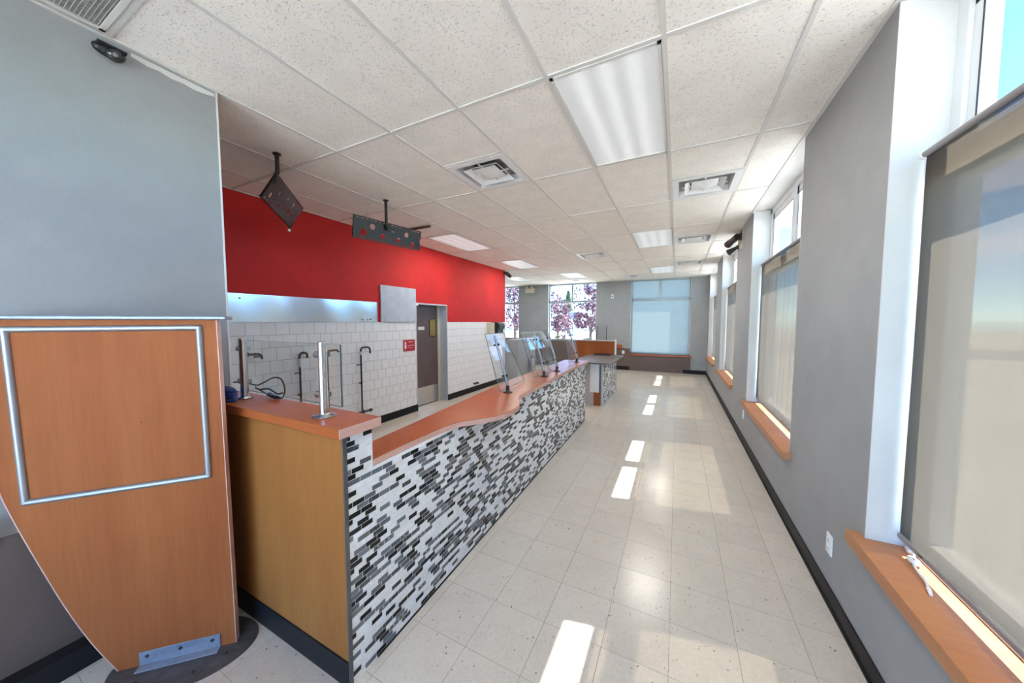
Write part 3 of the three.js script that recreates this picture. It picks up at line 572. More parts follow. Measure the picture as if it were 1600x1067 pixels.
{
  const c = endUnit;
  part(c, 'core', box(-2.525, FX(0.95) - 0.012, 0, 1.138, 0.912, 1.049), M.laminateGrey);
  part(c, 'wood_panel', rbox(-2.525, FX(0.9) - 0.004, 0.12, 1.139, 0.899, 0.912, 0.001), M.woodEnd, 'yellowish wood panel');
  part(c, 'corner_trim', rbox(FX(0.9) - 0.0045, FX(0.9) + 0.003, 0, 1.139, 0.895, 0.9135, 0.001), M.plate);
  part(c, 'kick_board', rbox(-2.525, FX(0.9) - 0.004, 0, 0.121, 0.892, 0.912, 0.002), M.base, 'black kick board');
  part(c, 'ledge', rbox(-2.525, -1.236, 1.14, 1.185, 0.868, 1.085, 0.004), M.woodFlat, 'orange wood ledge');
  part(c, 'ledge_edge', [rbox(-1.2375, -1.2345, 1.1415, 1.1835, 0.869, 1.084, 0.001)], M.woodEdge, 'pale edge band');
}
function knob(x, y, d, ax) { return [cyl(V(x, y, d), V(x + ax * 0.022, y, d), 0.011), cyl(V(x + ax * 0.022, y, d), V(x + ax * 0.03, y, d), 0.0165), sphere(V(x + ax * 0.03, y, d), 0.0145, 0.45, 1, 1)]; }
{ // glass guard on the ledge
  const t = thing('glass_guard', 'clear glass guard on two steel posts standing on the raised ledge', 'glass screen', [-1.86, 1.185, 0.98]);
  for (const [x, d, big] of [[-1.478, 0.967, true], [-2.225, 0.985, false]]) {
    const p = part(t, 'post', lathe([[0, 1.185], [big ? 0.052 : 0.03, 1.185], [big ? 0.052 : 0.03, 1.191], [0.026, 1.195], [0.0195, 1.203], [0.0195, 1.532], [0.0175, 1.538], [0, 1.538]], new THREE.Vector3(x, 0, -d)), M.chrome);
    for (const y of [1.475, 1.285]) part(p, 'clamp', [...knob(x - 0.016, y, d, -1), box(x - 0.008, x + 0.008, y - 0.012, y + 0.012, d + 0.015, d + 0.034)], M.chrome);
    for (let k = 0; k < 4; k++) part(p, 'screw', sphere(V(x + 0.04 * Math.cos(k * 1.57 + 0.7), 1.1915, d + 0.04 * Math.sin(k * 1.57 + 0.7)), 0.004), M.galv);
  }
  part(t, 'pane', box(-2.27, -1.425, 1.222, 1.522, 1.019, 1.025), M.clearGlass);
  part(t, 'pane_edge', [box(-1.4262, -1.4238, 1.222, 1.522, 1.018, 1.026), box(-2.27, -1.425, 1.5208, 1.5224, 1.0185, 1.0255), box(-2.27, -1.425, 1.2216, 1.2232, 1.0185, 1.0255)], M.glassEdge);
}
{ // blue network cable coil and black leads
  const t = thing('cable_coil', 'coil of blue network cable on the raised ledge', 'cable', [-2.33, 1.185, 0.97]);
  const blues = [lin(0.02, 0.07, 0.32), lin(0.03, 0.13, 0.45), lin(0.015, 0.05, 0.25)].map((c) => std({ color: c, roughness: 0.4 }));
  for (let k = 0; k < 11; k++) {
    const rx = 0.118 + 0.012 * Math.sin(k * 2.3), rd = 0.034 + 0.004 * Math.cos(k * 1.7), y = 1.191 + 0.0058 * k, cx = -2.30 + 0.006 * Math.sin(k * 3.1), cd = 0.915 + 0.004 * Math.cos(k * 2);
    const pts = []; for (let a = 0; a <= 26; a++) { const q = a / 26 * 6.283; pts.push(V(cx + rx * Math.cos(q), y + 0.003 * Math.sin(q * 2 + k), cd + rd * Math.sin(q))); }
    part(t, 'loop', tube(pts, 0.0034, 70, 6, 0.5), blues[k % 3]);
  }
  const b = thing('black_lead', 'black power lead looped behind the blue coil', 'cable', [-2.25, 1.185, 1.0]);
  part(b, 'cord', tube([V(-2.49, 1.25, 1.045), V(-2.34, 1.255, 1.05), V(-2.24, 1.25, 1.055), V(-2.16, 1.275, 1.055), V(-2.06, 1.31, 1.055), V(-1.985, 1.305, 1.055), V(-1.955, 1.25, 1.055), V(-1.985, 1.20, 1.055), V(-2.07, 1.192, 1.055), V(-2.15, 1.21, 1.055), V(-2.26, 1.235, 1.055)], 0.0042, 120, 7), M.rubber);
  part(b, 'cord', tube([V(-2.22, 1.225, 1.065), V(-2.13, 1.235, 1.065), V(-2.05, 1.215, 1.065), V(-2.0, 1.225, 1.065)], 0.0045, 40, 7), M.rubber);
  part(b, 'plug', [cyl(V(-2.13, 1.205, 1.062), V(-2.04, 1.197, 1.06), 0.012, 0.009), cyl(V(-2.04, 1.197, 1.06), V(-2.018, 1.196, 1.06), 0.006)], M.black);
}
// sneeze guards: tilted panes on bent posts
function guard(label, posts, pane) {
  const t = thing('sneeze_guard', label, 'glass screen', [posts[0][0], 0.985, posts[0][1]], 'sneeze guards on the worktop');
  for (const [x, d] of posts) {
    const p = part(t, 'post', tube([V(x, 0.985, d), V(x, 1.05, d), V(x - 0.012, 1.10, d), V(x - 0.04, 1.20, d), V(x - 0.085, 1.34, d), V(x - 0.135, 1.50, d)], 0.0125, 50, 12), M.alu);
    part(p, 'flange', lathe([[0, 0.985], [0.046, 0.985], [0.046, 0.991], [0.018, 0.995], [0.0155, 1.05], [0, 1.05]], new THREE.Vector3(x, 0, -d)), M.mount, 'dark round foot');
    for (const [y, o] of [[1.14, -0.022], [1.42, -0.109]]) part(p, 'clamp', [cyl(V(x + o, y, d), V(x + o - 0.034, y - 0.01, d), 0.008), sphere(V(x + o + 0.012, y, d), 0.013)], M.mount);
  }
  const [[xb0, d0], [xb1, d1], [xt0, e0], [xt1, e1]] = pane, A = V(xb0, 1.0, d0), B = V(xb1, 1.0, d1), C = V(xt1, 1.515, e1), E = V(xt0, 1.515, e0);
  const nrm = B.clone().sub(A).cross(E.clone().sub(A)).normalize().multiplyScalar(0.003), slab = (P) => {
    const pos = []; const f = (a, b, c, d) => pos.push(...[a, b, c, a, c, d].flatMap((v) => v.toArray())), up = P.map((v) => v.clone().add(nrm)), dn = P.map((v) => v.clone().sub(nrm));
    f(up[0], up[1], up[2], up[3]); f(dn[3], dn[2], dn[1], dn[0]); for (let k = 0; k < 4; k++) { const j = (k + 1) % 4; f(dn[k], dn[j], up[j], up[k]); }
    const g = new THREE.BufferGeometry(); g.setAttribute('position', new THREE.Float32BufferAttribute(pos, 3)); g.computeVertexNormals(); return uvm(g);
  };
  part(t, 'pane', slab([A, B, C, E]), M.clearGlass);
  const bar = (p, q) => cyl(p, q, 0.0032, 0.0032, 6);
  part(t, 'pane_edge', [bar(A, B), bar(B, C), bar(C, E), bar(E, A)], M.glassEdge);
}
guard('tilted glass sneeze guard with one post by the worktop bulge', [[-1.373, 2.64]], [[-1.425, 2.58], [-1.46, 3.2], [-1.60, 2.62], [-1.60, 2.99]]);
guard('wide tilted glass sneeze guard carried by two posts', [[-1.396, 3.62], [-1.392, 4.07]], [[-1.435, 3.42], [-1.435, 4.27], [-1.60, 3.38], [-1.60, 4.27]]);
guard('tilted glass sneeze guard at the far end of the worktop', [[-1.42, 5.12]], [[-1.46, 4.84], [-1.46, 5.38], [-1.60, 4.98], [-1.60, 5.55]]);

// far counter unit with stone top
{
  const t = thing('far_counter', 'short mosaic counter unit with a grey stone top', 'counter', [-1.45, 0, 7.1]);
  part(t, 'body', box(-1.80, -1.262, 0, 0.82, 6.432, 7.9), M.laminateGrey);
  part(t, 'end_panel', rbox(-1.80, -1.262, 0, 0.82, 6.42, 6.433, 0.002), std({ color: lin(0.52, 0.50, 0.48), roughness: 0.5 }));
  part(t, 'white_filler', rbox(-1.505, -1.33, 0.255, 0.815, 6.395, 6.421, 0.002), M.plastic, 'white filler panel');
  part(t, 'wood_block', rbox(-1.43, -1.30, 0.0, 0.255, 6.39, 6.421, 0.003), M.wood, 'bare wood block');
  part(t, 'dark_trim', box(-1.325, -1.296, 0, 0.82, 6.40, 6.421), M.plate);
  part(t, 'stone_top', rbox(-1.86, -1.09, 0.83, 0.862, 6.2, 7.9, 0.004), M.stone, 'grey stone top');
  part(t, 'metal_edge', rbox(-1.094, -1.082, 0.83, 0.864, 6.2, 7.9, 0.003), M.alu);
  part(t, 'grout', box(-1.262, -1.2528, 0, 0.83, 6.42, 7.9), mosaic.grout);
  const rest = new Map();
  tileRows(0.01, 0.82, 6.425, 7.9, () => 0.83, (y, h, a, b) => { const mat = mosaic.pick(); if (!rest.has(mat)) rest.set(mat, []); rest.get(mat).push(box(-1.257, -1.2515, y + TG, y + h - TG, a + TG, b - TG)); });
  for (const [mat, list] of rest) { const m = part(t, 'mosaic_field', list, mat); m.userData.kind = 'stuff'; }
  part(t, 'end_trim', rbox(-1.262, -1.248, 0, 0.83, 7.9, 7.915, 0.002), M.plate);
}
single('black_tray', 'flat black tray on the grey stone top', 'tray', [rbox(-1.72, -1.36, 0.862, 0.885, 7.62, 7.84, 0.006)], M.black);
{
  const t = thing('divider_panel', 'orange wood divider with a row of thin glass posts on top', 'divider', [-1.78, 0, 8.0]);
  part(t, 'board', rbox(-2.36, -1.31, 0, 1.17, 7.985, 8.025, 0.003), M.wood);
  part(t, 'cap', rbox(-2.37, -1.30, 1.17, 1.19, 7.965, 8.045, 0.003), M.laminateGrey);
  part(t, 'edge_strip', rbox(-1.31, -1.275, 0, 1.215, 7.98, 8.03, 0.003), M.plastic, 'white edge strip');
  for (const x of [-2.34, -2.04, -1.728, -1.502]) part(t, 'post', cyl(V(x, 1.19, 8.005), V(x, 1.54, 8.005), 0.007), M.mount);
  part(t, 'brace', cyl(V(-1.295, 1.215, 8.005), V(-1.37, 1.59, 8.005), 0.007), M.alu);
  part(t, 'pane', box(-2.35, -1.50, 1.20, 1.54, 8.014, 8.019), M.clearGlass);
}
single('junction_box', 'small white box fixed to the brown band', 'box', rbox(-1.66, -1.58, 0.55, 0.66, 11.60, 11.638, 0.006), M.plastic);

// ---------------------------------------------------------------- wing panel at the left
{
  const R = [-1.959, 0.777], u = [-0.7121, -0.7021], nn = [0.7021, -0.7121];
  const t = thing('wing_panel', 'tall curved wood panel with a silver framed rectangle', 'panel', [R[0], 0, R[1]]);
  // local frame: s along the panel towards the wall, y up, n out of its face
  const m4 = new THREE.Matrix4().makeBasis(new THREE.Vector3(u[0], 0, -u[1]), new THREE.Vector3(0, 1, 0), new THREE.Vector3(-nn[0], 0, nn[1]).negate()).setPosition(V(R[0], 0, R[1]));
  // the basis is left-handed for (s, y, n): flip the winding of what is built in it
  const L = (g) => { const q = g.index ? g.toNonIndexed() : g; q.applyMatrix4(m4); if (m4.determinant() < 0) { const p = q.attributes; for (const k of Object.keys(p)) { const a = p[k], z = a.itemSize; for (let i = 0; i < a.count; i += 3) for (let c = 0; c < z; c++) { const x = a.array[(i + 1) * z + c]; a.array[(i + 1) * z + c] = a.array[(i + 2) * z + c]; a.array[(i + 2) * z + c] = x; } } } return q; };
  const lb = (s0, s1, y0, y1, n0, n1, r = 0.003) => { const g = new RoundedBoxGeometry(s1 - s0, y1 - y0, n1 - n0, 2, r); g.translate((s0 + s1) / 2, (y0 + y1) / 2, (n0 + n1) / 2); return L(uvm(g)); };
  const curve = new THREE.CatmullRomCurve3([[0.455, 0.006], [0.53, 0.155], [0.60, 0.326], [0.687, 0.585], [0.752, 0.798], [0.783, 0.92], [0.79, 1.02]].map(([s, y]) => new THREE.Vector3(s, y, 0)), false, 'centripetal').getPoints(40);
  const outline = (o) => { const s = new THREE.Shape(); s.moveTo(0, 0.006); curve.forEach((p) => s.lineTo(p.x - o, p.y)); s.lineTo(0.79 - o, 1.638); s.lineTo(0.012, 1.638); s.closePath(); return s; };
  const g = new THREE.ExtrudeGeometry(outline(0.002), { depth: 0.032, bevelEnabled: true, bevelSize: 0.001, bevelThickness: 0.001, bevelSegments: 1 }); g.translate(0, 0, -0.033);
  uvm(g);
  part(t, 'board', L(g), M.wood);
  const strip = []; curve.forEach((p, i) => { if (i) { const q = curve[i - 1], a = new THREE.Vector3(q.x, q.y, -0.016), b = new THREE.Vector3(p.x, p.y, -0.016), d = b.clone().sub(a), e = new THREE.BoxGeometry(0.004, d.length() + 0.002, 0.034); e.rotateZ(-Math.atan2(d.x, d.y)); e.translate((a.x + b.x) / 2 - 0.001, (a.y + b.y) / 2, -0.016); strip.push(L(uvm(e))); } });
  part(t, 'edge_band', [...strip], M.woodEdge, 'pale pinkish edge band');
  const vert = new THREE.BoxGeometry(0.003, 1.632, 0.034); vert.rotateZ(-Math.atan2(0.012, 1.632)); vert.translate(0.005, 0.822, -0.016);
  part(t, 'edge_band', L(uvm(vert)), M.woodEdge, 'pale edge band');
  // silver frame: four half-round rails
  const rail = (a, b) => { const p = new THREE.Vector3(a[0], a[1], 0.003), q = new THREE.Vector3(b[0], b[1], 0.003), gg = cyl(p, q, 0.0095, 0.0095, 12), g2 = cyl(p.clone().setZ(0.001), q.clone().setZ(0.001), 0.0135, 0.0135, 8); const s2 = new THREE.SphereGeometry(0.0135, 12, 8); s2.translate(a[0], a[1], 0.001); return merged([L(gg), L(g2), L(s2)]); };
  const K = [[0.722, 1.598], [0.078, 1.602], [0.072, 0.885], [0.705, 0.86]];
  const fr = new THREE.Group(); fr.name = 'frame'; fr.userData.label = 'silver metal frame'; t.add(fr); origin.set(fr, origin.get(t));
  K.forEach((k, i) => part(fr, 'rail', rail(k, K[(i + 1) % 4]), M.alu));
  const br = part(t, 'bracket', [lb(0.062, 0.375, 0.004, 0.073, 0.0, 0.004, 0.0015), lb(0.062, 0.375, 0.006, 0.010, 0.0, 0.04, 0.0015)], M.galv, 'steel angle bracket');
  for (const s of [0.095, 0.22, 0.345]) { const q = new THREE.SphereGeometry(0.008, 12, 8); q.scale(1, 1, 0.5); q.translate(s, 0.05, 0.005); part(br, 'screw', L(q), M.mount); }
  const q0 = new THREE.SphereGeometry(0.003, 8, 6); q0.scale(1, 1, 0.4); q0.translate(0.31, 1.17, 0.001); part(t, 'nail_hole', L(q0), M.black);
  const ell = new THREE.CylinderGeometry(1, 1, 0.006, 56); ell.scale(0.285, 1, 0.19); ell.translate(0.2, 0.003, -0.01);
  const pl = part(t, 'floor_plate', L(ell), M.plate, 'dark steel floor plate');
  for (const [s, n] of [[0.34, 0.09], [0.12, 0.11], [0.02, 0.05]]) { const q = new THREE.SphereGeometry(0.007, 10, 8); q.scale(1, 0.5, 1); q.translate(s, 0.007, n); part(pl, 'bolt', L(q), M.mount); }
  part(t, 'cap_rail', [lb(-0.035, 0.755, 1.639, 1.656, -0.05, 0.022, 0.006)], M.galv, 'grey metal cap rail');
}

// ---------------------------------------------------------------- ceiling fittings
// three tubes seen through the prismatic lens
const tubes = tex(64, [1, 1], (u) => { const k = 0.80 + 0.20 * Math.max(...[0.25, 0.5, 0.75].map((c) => Math.exp(-(((u - c) / 0.09) ** 2)))); return [k, k, k]; });
M.lens = phys({ color: lin(0.45, 0.46, 0.46), roughness: 0.35, emissive: lin(0.95, 0.98, 1), emissiveIntensity: 0.15, emissiveMap: tubes, bumpMap: tex(64, [0.02, 0.02], (u, v) => { const n = 0.5 + 0.5 * Math.sin(u * 6.283) * Math.sin(v * 6.283); return [n, n, n]; }, false), bumpScale: 0.001 });
fixtures.forEach(([i, j], k) => {
  const x0 = GX(i) + 0.014, x1 = GX(i + 1) - 0.014, d0 = GD(j) + 0.014, d1 = GD(j + 1) - 0.014, t = thing('ceiling_light', 'recessed fluorescent ceiling light ' + ['over the worktop bulge', 'beside the third air vent', 'beside the frosted window', 'over the brown door', 'over the black towel dispenser', 'beside the dark round air outlet', 'past the end of the red wall', 'nearest the shop front'][k], 'ceiling light', [(x0 + x1) / 2, HC, (d0 + d1) / 2], 'recessed ceiling lights');
  part(t, 'frame', [box(x0, x0 + 0.018, HC - 0.004, HC + 0.06, d0, d1), box(x1 - 0.018, x1, HC - 0.004, HC + 0.06, d0, d1), box(x0, x1, HC - 0.004, HC + 0.06, d0, d0 + 0.018), box(x0, x1, HC - 0.004, HC + 0.06, d1 - 0.018, d1)], M.grid);
  { const g = box(x0 + 0.017, x1 - 0.017, HC + 0.004, HC + 0.008, d0 + 0.017, d1 - 0.017), uv = g.attributes.uv; for (let q = 0; q < uv.count; q++) uv.setX(q, (uv.getX(q) - x0) / (x1 - x0)); part(t, 'lens', g, M.lens, 'white prismatic lens'); }
  part(t, 'housing', box(x0, x1, HC + 0.06, HC + 0.12, d0, d1), M.white);
  const l = new THREE.RectAreaLight(lin(1, 0.95, 0.87), LAMP, x1 - x0 - 0.04, d1 - d0 - 0.04);
  l.name = 'lamp'; l.position.set(0, -0.012, 0); l.rotation.x = -Math.PI / 2; t.add(l);
});
const VL = ['over the serving counter', 'first of the row along the window wall', 'second of the row along the window wall', 'last of the row along the window wall', 'over the far end of the worktop'];
vents.forEach(([i, j, half], k) => {
  const mid = (GD(j) + GD(j + 1)) / 2, d0 = (half ? mid : GD(j)) + 0.012, x0 = GX(i) + 0.012, S = 0.5856, cx = x0 + S / 2, cd = d0 + S / 2;
  const t = thing('air_vent', 'square white ceiling air vent ' + VL[k], 'air vent', [cx, HC, cd], 'square ceiling air vents');
  const ring = (a, b, y0, y1) => { // square funnel ring from half-width a at y0 to b at y1
    const pos = [], q = (h, y) => [[-h, -h], [h, -h], [h, h], [-h, h]].map(([p, r]) => V(cx + p, y, cd + r)), A = q(a, y0), B = q(b, y1), A2 = q(a, y0 + 0.0025), B2 = q(b, y1 + 0.0025);
    const f = (m, n, o, p) => pos.push(...[m, n, o, m, o, p].flatMap((v) => v.toArray()));
    for (let e = 0; e < 4; e++) { const h = (e + 1) % 4; f(A[e], A[h], B[h], B[e]); f(A2[h], A2[e], B2[e], B2[h]); f(A2[e], A2[h], A[h], A[e]); f(B[e], B[h], B2[h], B2[e]); }
    const g = new THREE.BufferGeometry(); g.setAttribute('position', new THREE.Float32BufferAttribute(pos, 3)); g.computeVertexNormals(); return uvm(g);
  };
  part(t, 'frame', [ring(S / 2, 0.235, HC - 0.003, HC - 0.003), ring(0.235, 0.232, HC - 0.003, HC + 0.07)], M.vinyl);
  part(t, 'louver', ring(0.178, 0.130, HC - 0.006, HC + 0.03), M.vinyl);
  const py = new THREE.ConeGeometry(0.118 * Math.SQRT2, 0.04, 4, 1); py.rotateY(Math.PI / 4); py.rotateX(Math.PI); py.translate(cx, HC - 0.004, -cd);
  part(t, 'centre_cone', uvm(py.toNonIndexed()), M.vinyl);
  const hole = new THREE.Shape([[-0.236, -0.236], [0.236, -0.236], [0.236, 0.236], [-0.236, 0.236]].map(([p, q]) => new THREE.Vector2(p, q))), ph = new THREE.Path(); ph.absarc(0, 0, 0.15, 0, Math.PI * 2, true); hole.holes.push(ph);
  const top = new THREE.ExtrudeGeometry(hole, { depth: 0.003, bevelEnabled: false, curveSegments: 24 }); top.rotateX(-Math.PI / 2); top.translate(cx, HC + 0.068, -cd);
  part(t, 'plenum', uvm(top), M.duct, 'galvanised top of the vent box');
  const pipe = new THREE.CylinderGeometry(0.151, 0.151, 0.085, 32, 1, true); pipe.translate(cx, HC + 0.1125, -cd);
  part(t, 'duct', [pipe, cyl(V(cx, HC + 0.153, cd), V(cx, HC + 0.156, cd), 0.155, 0.155, 32)], M.duct);
  part(t, 'hanger', [box(cx - 0.2, cx + 0.2, HC + 0.01, HC + 0.016, cd - 0.008, cd + 0.008), box(cx - 0.008, cx + 0.008, HC + 0.01, HC + 0.016, cd - 0.2, cd + 0.2)], M.vinyl);
});
for (const [x, d, label] of [[-1.22, 10.55, 'dark round air outlet before the frosted window'], [-3.05, 10.75, 'dark round air outlet before the window with purple trees']]) {
  const t = thing('round_vent', label, 'air vent', [x, HC - 0.03, d], 'round ceiling air outlets');
  part(t, 'ring', lathe([[0.13, 0.006], [0.26, 0.005], [0.26, -0.004], [0.25, -0.008], [0.15, -0.02], [0.13, 0.006]], V(x, HC, d), 32), M.vinyl);
  part(t, 'core', lathe([[0, -0.006], [0.16, -0.006], [0.16, 0], [0, 0.001]], V(x, HC, d), 28), M.black);
}
{ // egg-crate return grille in the corner by the partition
  const t = thing('return_grille', 'dark egg crate return air grille against the partition', 'air vent', [-2.2, HC, 0.3]);
  const x0 = -2.49, x1 = -1.938, d0 = 0.02, d1 = 0.605;
  part(t, 'frame', [box(x0, x1, HC - 0.004, HC + 0.012, d0, d0 + 0.02), box(x0, x1, HC - 0.004, HC + 0.012, d1 - 0.02, d1), box(x0, x0 + 0.02, HC - 0.004, HC + 0.012, d0, d1), box(x1 - 0.02, x1, HC - 0.004, HC + 0.012, d0, d1)], M.grid);
  const bars = []; for (let x = x0 + 0.03; x < x1 - 0.02; x += 0.0135) bars.push(box(x, x + 0.0022, HC - 0.001, HC + 0.011, d0 + 0.02, d1 - 0.02)); for (let d = d0 + 0.03; d < d1 - 0.02; d += 0.0135) bars.push(box(x0 + 0.02, x1 - 0.02, HC - 0.0008, HC + 0.011, d, d + 0.0022));
  const m = part(t, 'egg_crate', bars, std({ color: lin(0.42, 0.42, 0.41), roughness: 0.5 })); m.userData.kind = 'stuff';
  part(t, 'box', [box(x0, x1, HC + 0.14, HC + 0.145, d0, d1), box(x0, x0 + 0.004, HC + 0.012, HC + 0.14, d0, d1), box(x1 - 0.004, x1, HC + 0.012, HC + 0.14, d0, d1), box(x0, x1, HC + 0.012, HC + 0.14, d0, d0 + 0.004), box(x0, x1, HC + 0.012, HC + 0.14, d1 - 0.004, d1)], M.duct);
}
{ // twin-headed detector
  const x = -1.07, d = 7.72, t = thing('ceiling_detector', 'small white twin head detector hanging from the ceiling', 'detector', [x, HC - 0.07, d]);
  part(t, 'base', lathe([[0, 0], [0.05, 0], [0.045, -0.015], [0, -0.018]], V(x, HC, d), 20), M.plastic);
  for (const s of [-1, 1]) { const a = part(t, 'arm', tube([V(x, HC - 0.015, d), V(x + s * 0.05, HC - 0.04, d), V(x + s * 0.075, HC - 0.06, d)], 0.008, 20), M.plastic); part(a, 'head', cyl(V(x + s * 0.07, HC - 0.05, d), V(x + s * 0.10, HC - 0.085, d), 0.03, 0.024), M.plastic); }
}

// television mounts: perforated steel plates on ceiling poles
function mount(label, pole, C, holes, slotsTop, slotsBottom) {
  const t = thing('television_mount', label, 'screen mount', [pole[0], HC - 0.5, pole[1]], 'bare screen mounts');
  const [A, B, , E] = C.map((c) => new THREE.Vector3(c[0], c[1], -c[2])), U = B.clone().sub(A), W = E.clone().sub(A), w = U.length(), h = W.length();
  const ux = U.clone().normalize(), nz = ux.clone().cross(W).normalize(), uy = nz.clone().cross(ux).normalize();
  if (uy.dot(W) < 0) uy.negate();
  const m4 = new THREE.Matrix4().makeBasis(ux, uy, ux.clone().cross(uy)).setPosition(A);
  const s = new THREE.Shape([[0, 0], [w, 0], [w, h * 0.38], [w - 0.012, h * 0.45], [w - 0.012, h * 0.58], [w, h * 0.64], [w, h], [0, h]].map(([x, y]) => new THREE.Vector2(x, y)));
  const slot = (x, y, a, b) => { const p = new THREE.Path(); p.moveTo(x - a, y - b); p.lineTo(x - a, y + b); p.lineTo(x + a, y + b); p.lineTo(x + a, y - b); p.closePath(); s.holes.push(p); };
  for (const [x, y, r, e] of holes) { const p = new THREE.Path(); p.absellipse(x * w, y * h, r * (e ?? 1), r, 0, Math.PI * 2, true); s.holes.push(p); }
  for (const x of slotsTop) slot(x * w, h * 0.075, 0.0145, 0.0045);
  for (const x of slotsBottom) slot(x * w, h * 0.925, 0.0145, 0.0045);
  const L = (g) => { g.applyMatrix4(m4); return g; };
  const g = new THREE.ExtrudeGeometry(s, { depth: 0.003, bevelEnabled: false, curveSegments: 10 }); g.translate(0, 0, -0.0015);
  const plate = part(t, 'plate', uvm(L(g)), M.mount, 'perforated black steel plate');
    const fl = (a, b, c, d, n0, n1) => { const q = new THREE.BoxGeometry(b - a, d - c, n1 - n0); q.translate((a + b) / 2, (c + d) / 2, (n0 + n1) / 2); return uvm(L(q)); };
  const away = new THREE.Vector3(0, 1.629, 0).sub(A).dot(ux.clone().cross(uy)) > 0 ? -1 : 1, n = (k) => (away > 0 ? [0, k] : [-k, 0]);
  part(plate, 'flange', [fl(0, w, 0, 0.004, ...n(0.03)), fl(0, w, h - 0.004, h, ...n(0.03)), fl(0, 0.004, 0, h, ...n(0.018))], M.mount);
  const top = V(pole[0], HC + 0.004, pole[1]), end = V(pole[0], pole[2], pole[1]);
  part(t, 'pole', cyl(end, top, 0.0165, 0.0165, 18), M.mount);
  part(t, 'ceiling_collar', lathe([[0, 0.003], [0.03, 0.003], [0.03, -0.006], [0.017, -0.012], [0, -0.012]], V(pole[0], HC, pole[1]), 20), M.mount);
  const mid = A.clone().addScaledVector(ux, pole[3] * w).addScaledVector(uy, h * 0.35);
  part(t, 'bracket_arm', tube([end.clone().add(new THREE.Vector3(0, 0.01, 0)), end.clone().lerp(mid, 0.4).add(new THREE.Vector3(0, -0.01, 0)), mid], 0.014, 24, 10), M.mount);
  return { t, A, ux, uy, w, h };
}
mount('perforated screen mount plate hanging flat beside the red wall', [-3.02, 2.79, 2.76, 0.45], [[-3.11, 2.778, 2.436], [-2.955, 2.778, 3.294], [-3.035, 2.545, 3.29], [-3.155, 2.545, 2.42]],
  [[0.25, 0.36, 0.032], [0.135, 0.70, 0.037], [0.40, 0.69, 0.028], [0.64, 0.70, 0.027], [0.76, 0.36, 0.029], [0.87, 0.76, 0.028], [0.535, 0.36, 0.009], [0.56, 0.36, 0.009], [0.535, 0.72, 0.008], [0.56, 0.72, 0.008], [0.04, 0.55, 0.006]],
  [0.05, 0.11, 0.17, 0.23, 0.29, 0.35, 0.41, 0.53, 0.59, 0.65, 0.71, 0.86, 0.91, 0.955], [0.05, 0.11, 0.17, 0.23, 0.29, 0.35, 0.41, 0.47, 0.53, 0.59, 0.65, 0.71, 0.77, 0.83, 0.89, 0.945]);
const skew = mount('perforated screen mount plate hanging skewed near the grey partition', [-3.0, 1.632, 2.86, 0.06], [[-3.0, 2.86, 1.63], [-3.38, 2.768, 2.07], [-3.43, 2.56, 1.98], [-3.06, 2.648, 1.535]],
  [[0.13, 0.72, 0.026, 0.7], [0.72, 0.28, 0.022, 0.7], [0.78, 0.66, 0.012], [0.52, 0.29, 0.011, 1.3], [0.55, 0.62, 0.011, 1.3], [0.68, 0.62, 0.02, 0.6], [0.28, 0.42, 0.017, 0.6], [0.4, 0.78, 0.017, 0.6]],
  [0.14, 0.21, 0.28, 0.35, 0.42, 0.49, 0.56, 0.63, 0.70, 0.77, 0.84, 0.91], [0.06, 0.14, 0.22]);
{ // tilt lever and loose bolt at the low end of the skewed plate
  const p = skew.A.clone().addScaledVector(skew.ux, skew.w * 0.97).addScaledVector(skew.uy, skew.h * 0.8), q = p.clone().addScaledVector(skew.uy, skew.h * 0.28), o = origin.get(skew.t);
  part(skew.t, 'tilt_lever', cyl(p, q, 0.013, 0.009, 10), M.mount);
  part(skew.t, 'bolt', sphere(q.clone().add(new THREE.Vector3(0, -0.014, 0)), 0.014), M.plastic);
}
single('ceiling_conduit', 'short brown rod under the ceiling behind the screen mount', 'rod', [cyl(V(-3.22, HC - 0.016, 3.77), V(-3.75, HC - 0.016, 3.77), 0.017), sphere(V(-3.22, HC - 0.016, 3.77), 0.017)], std({ color: lin(0.085, 0.06, 0.045), roughness: 0.5 }));

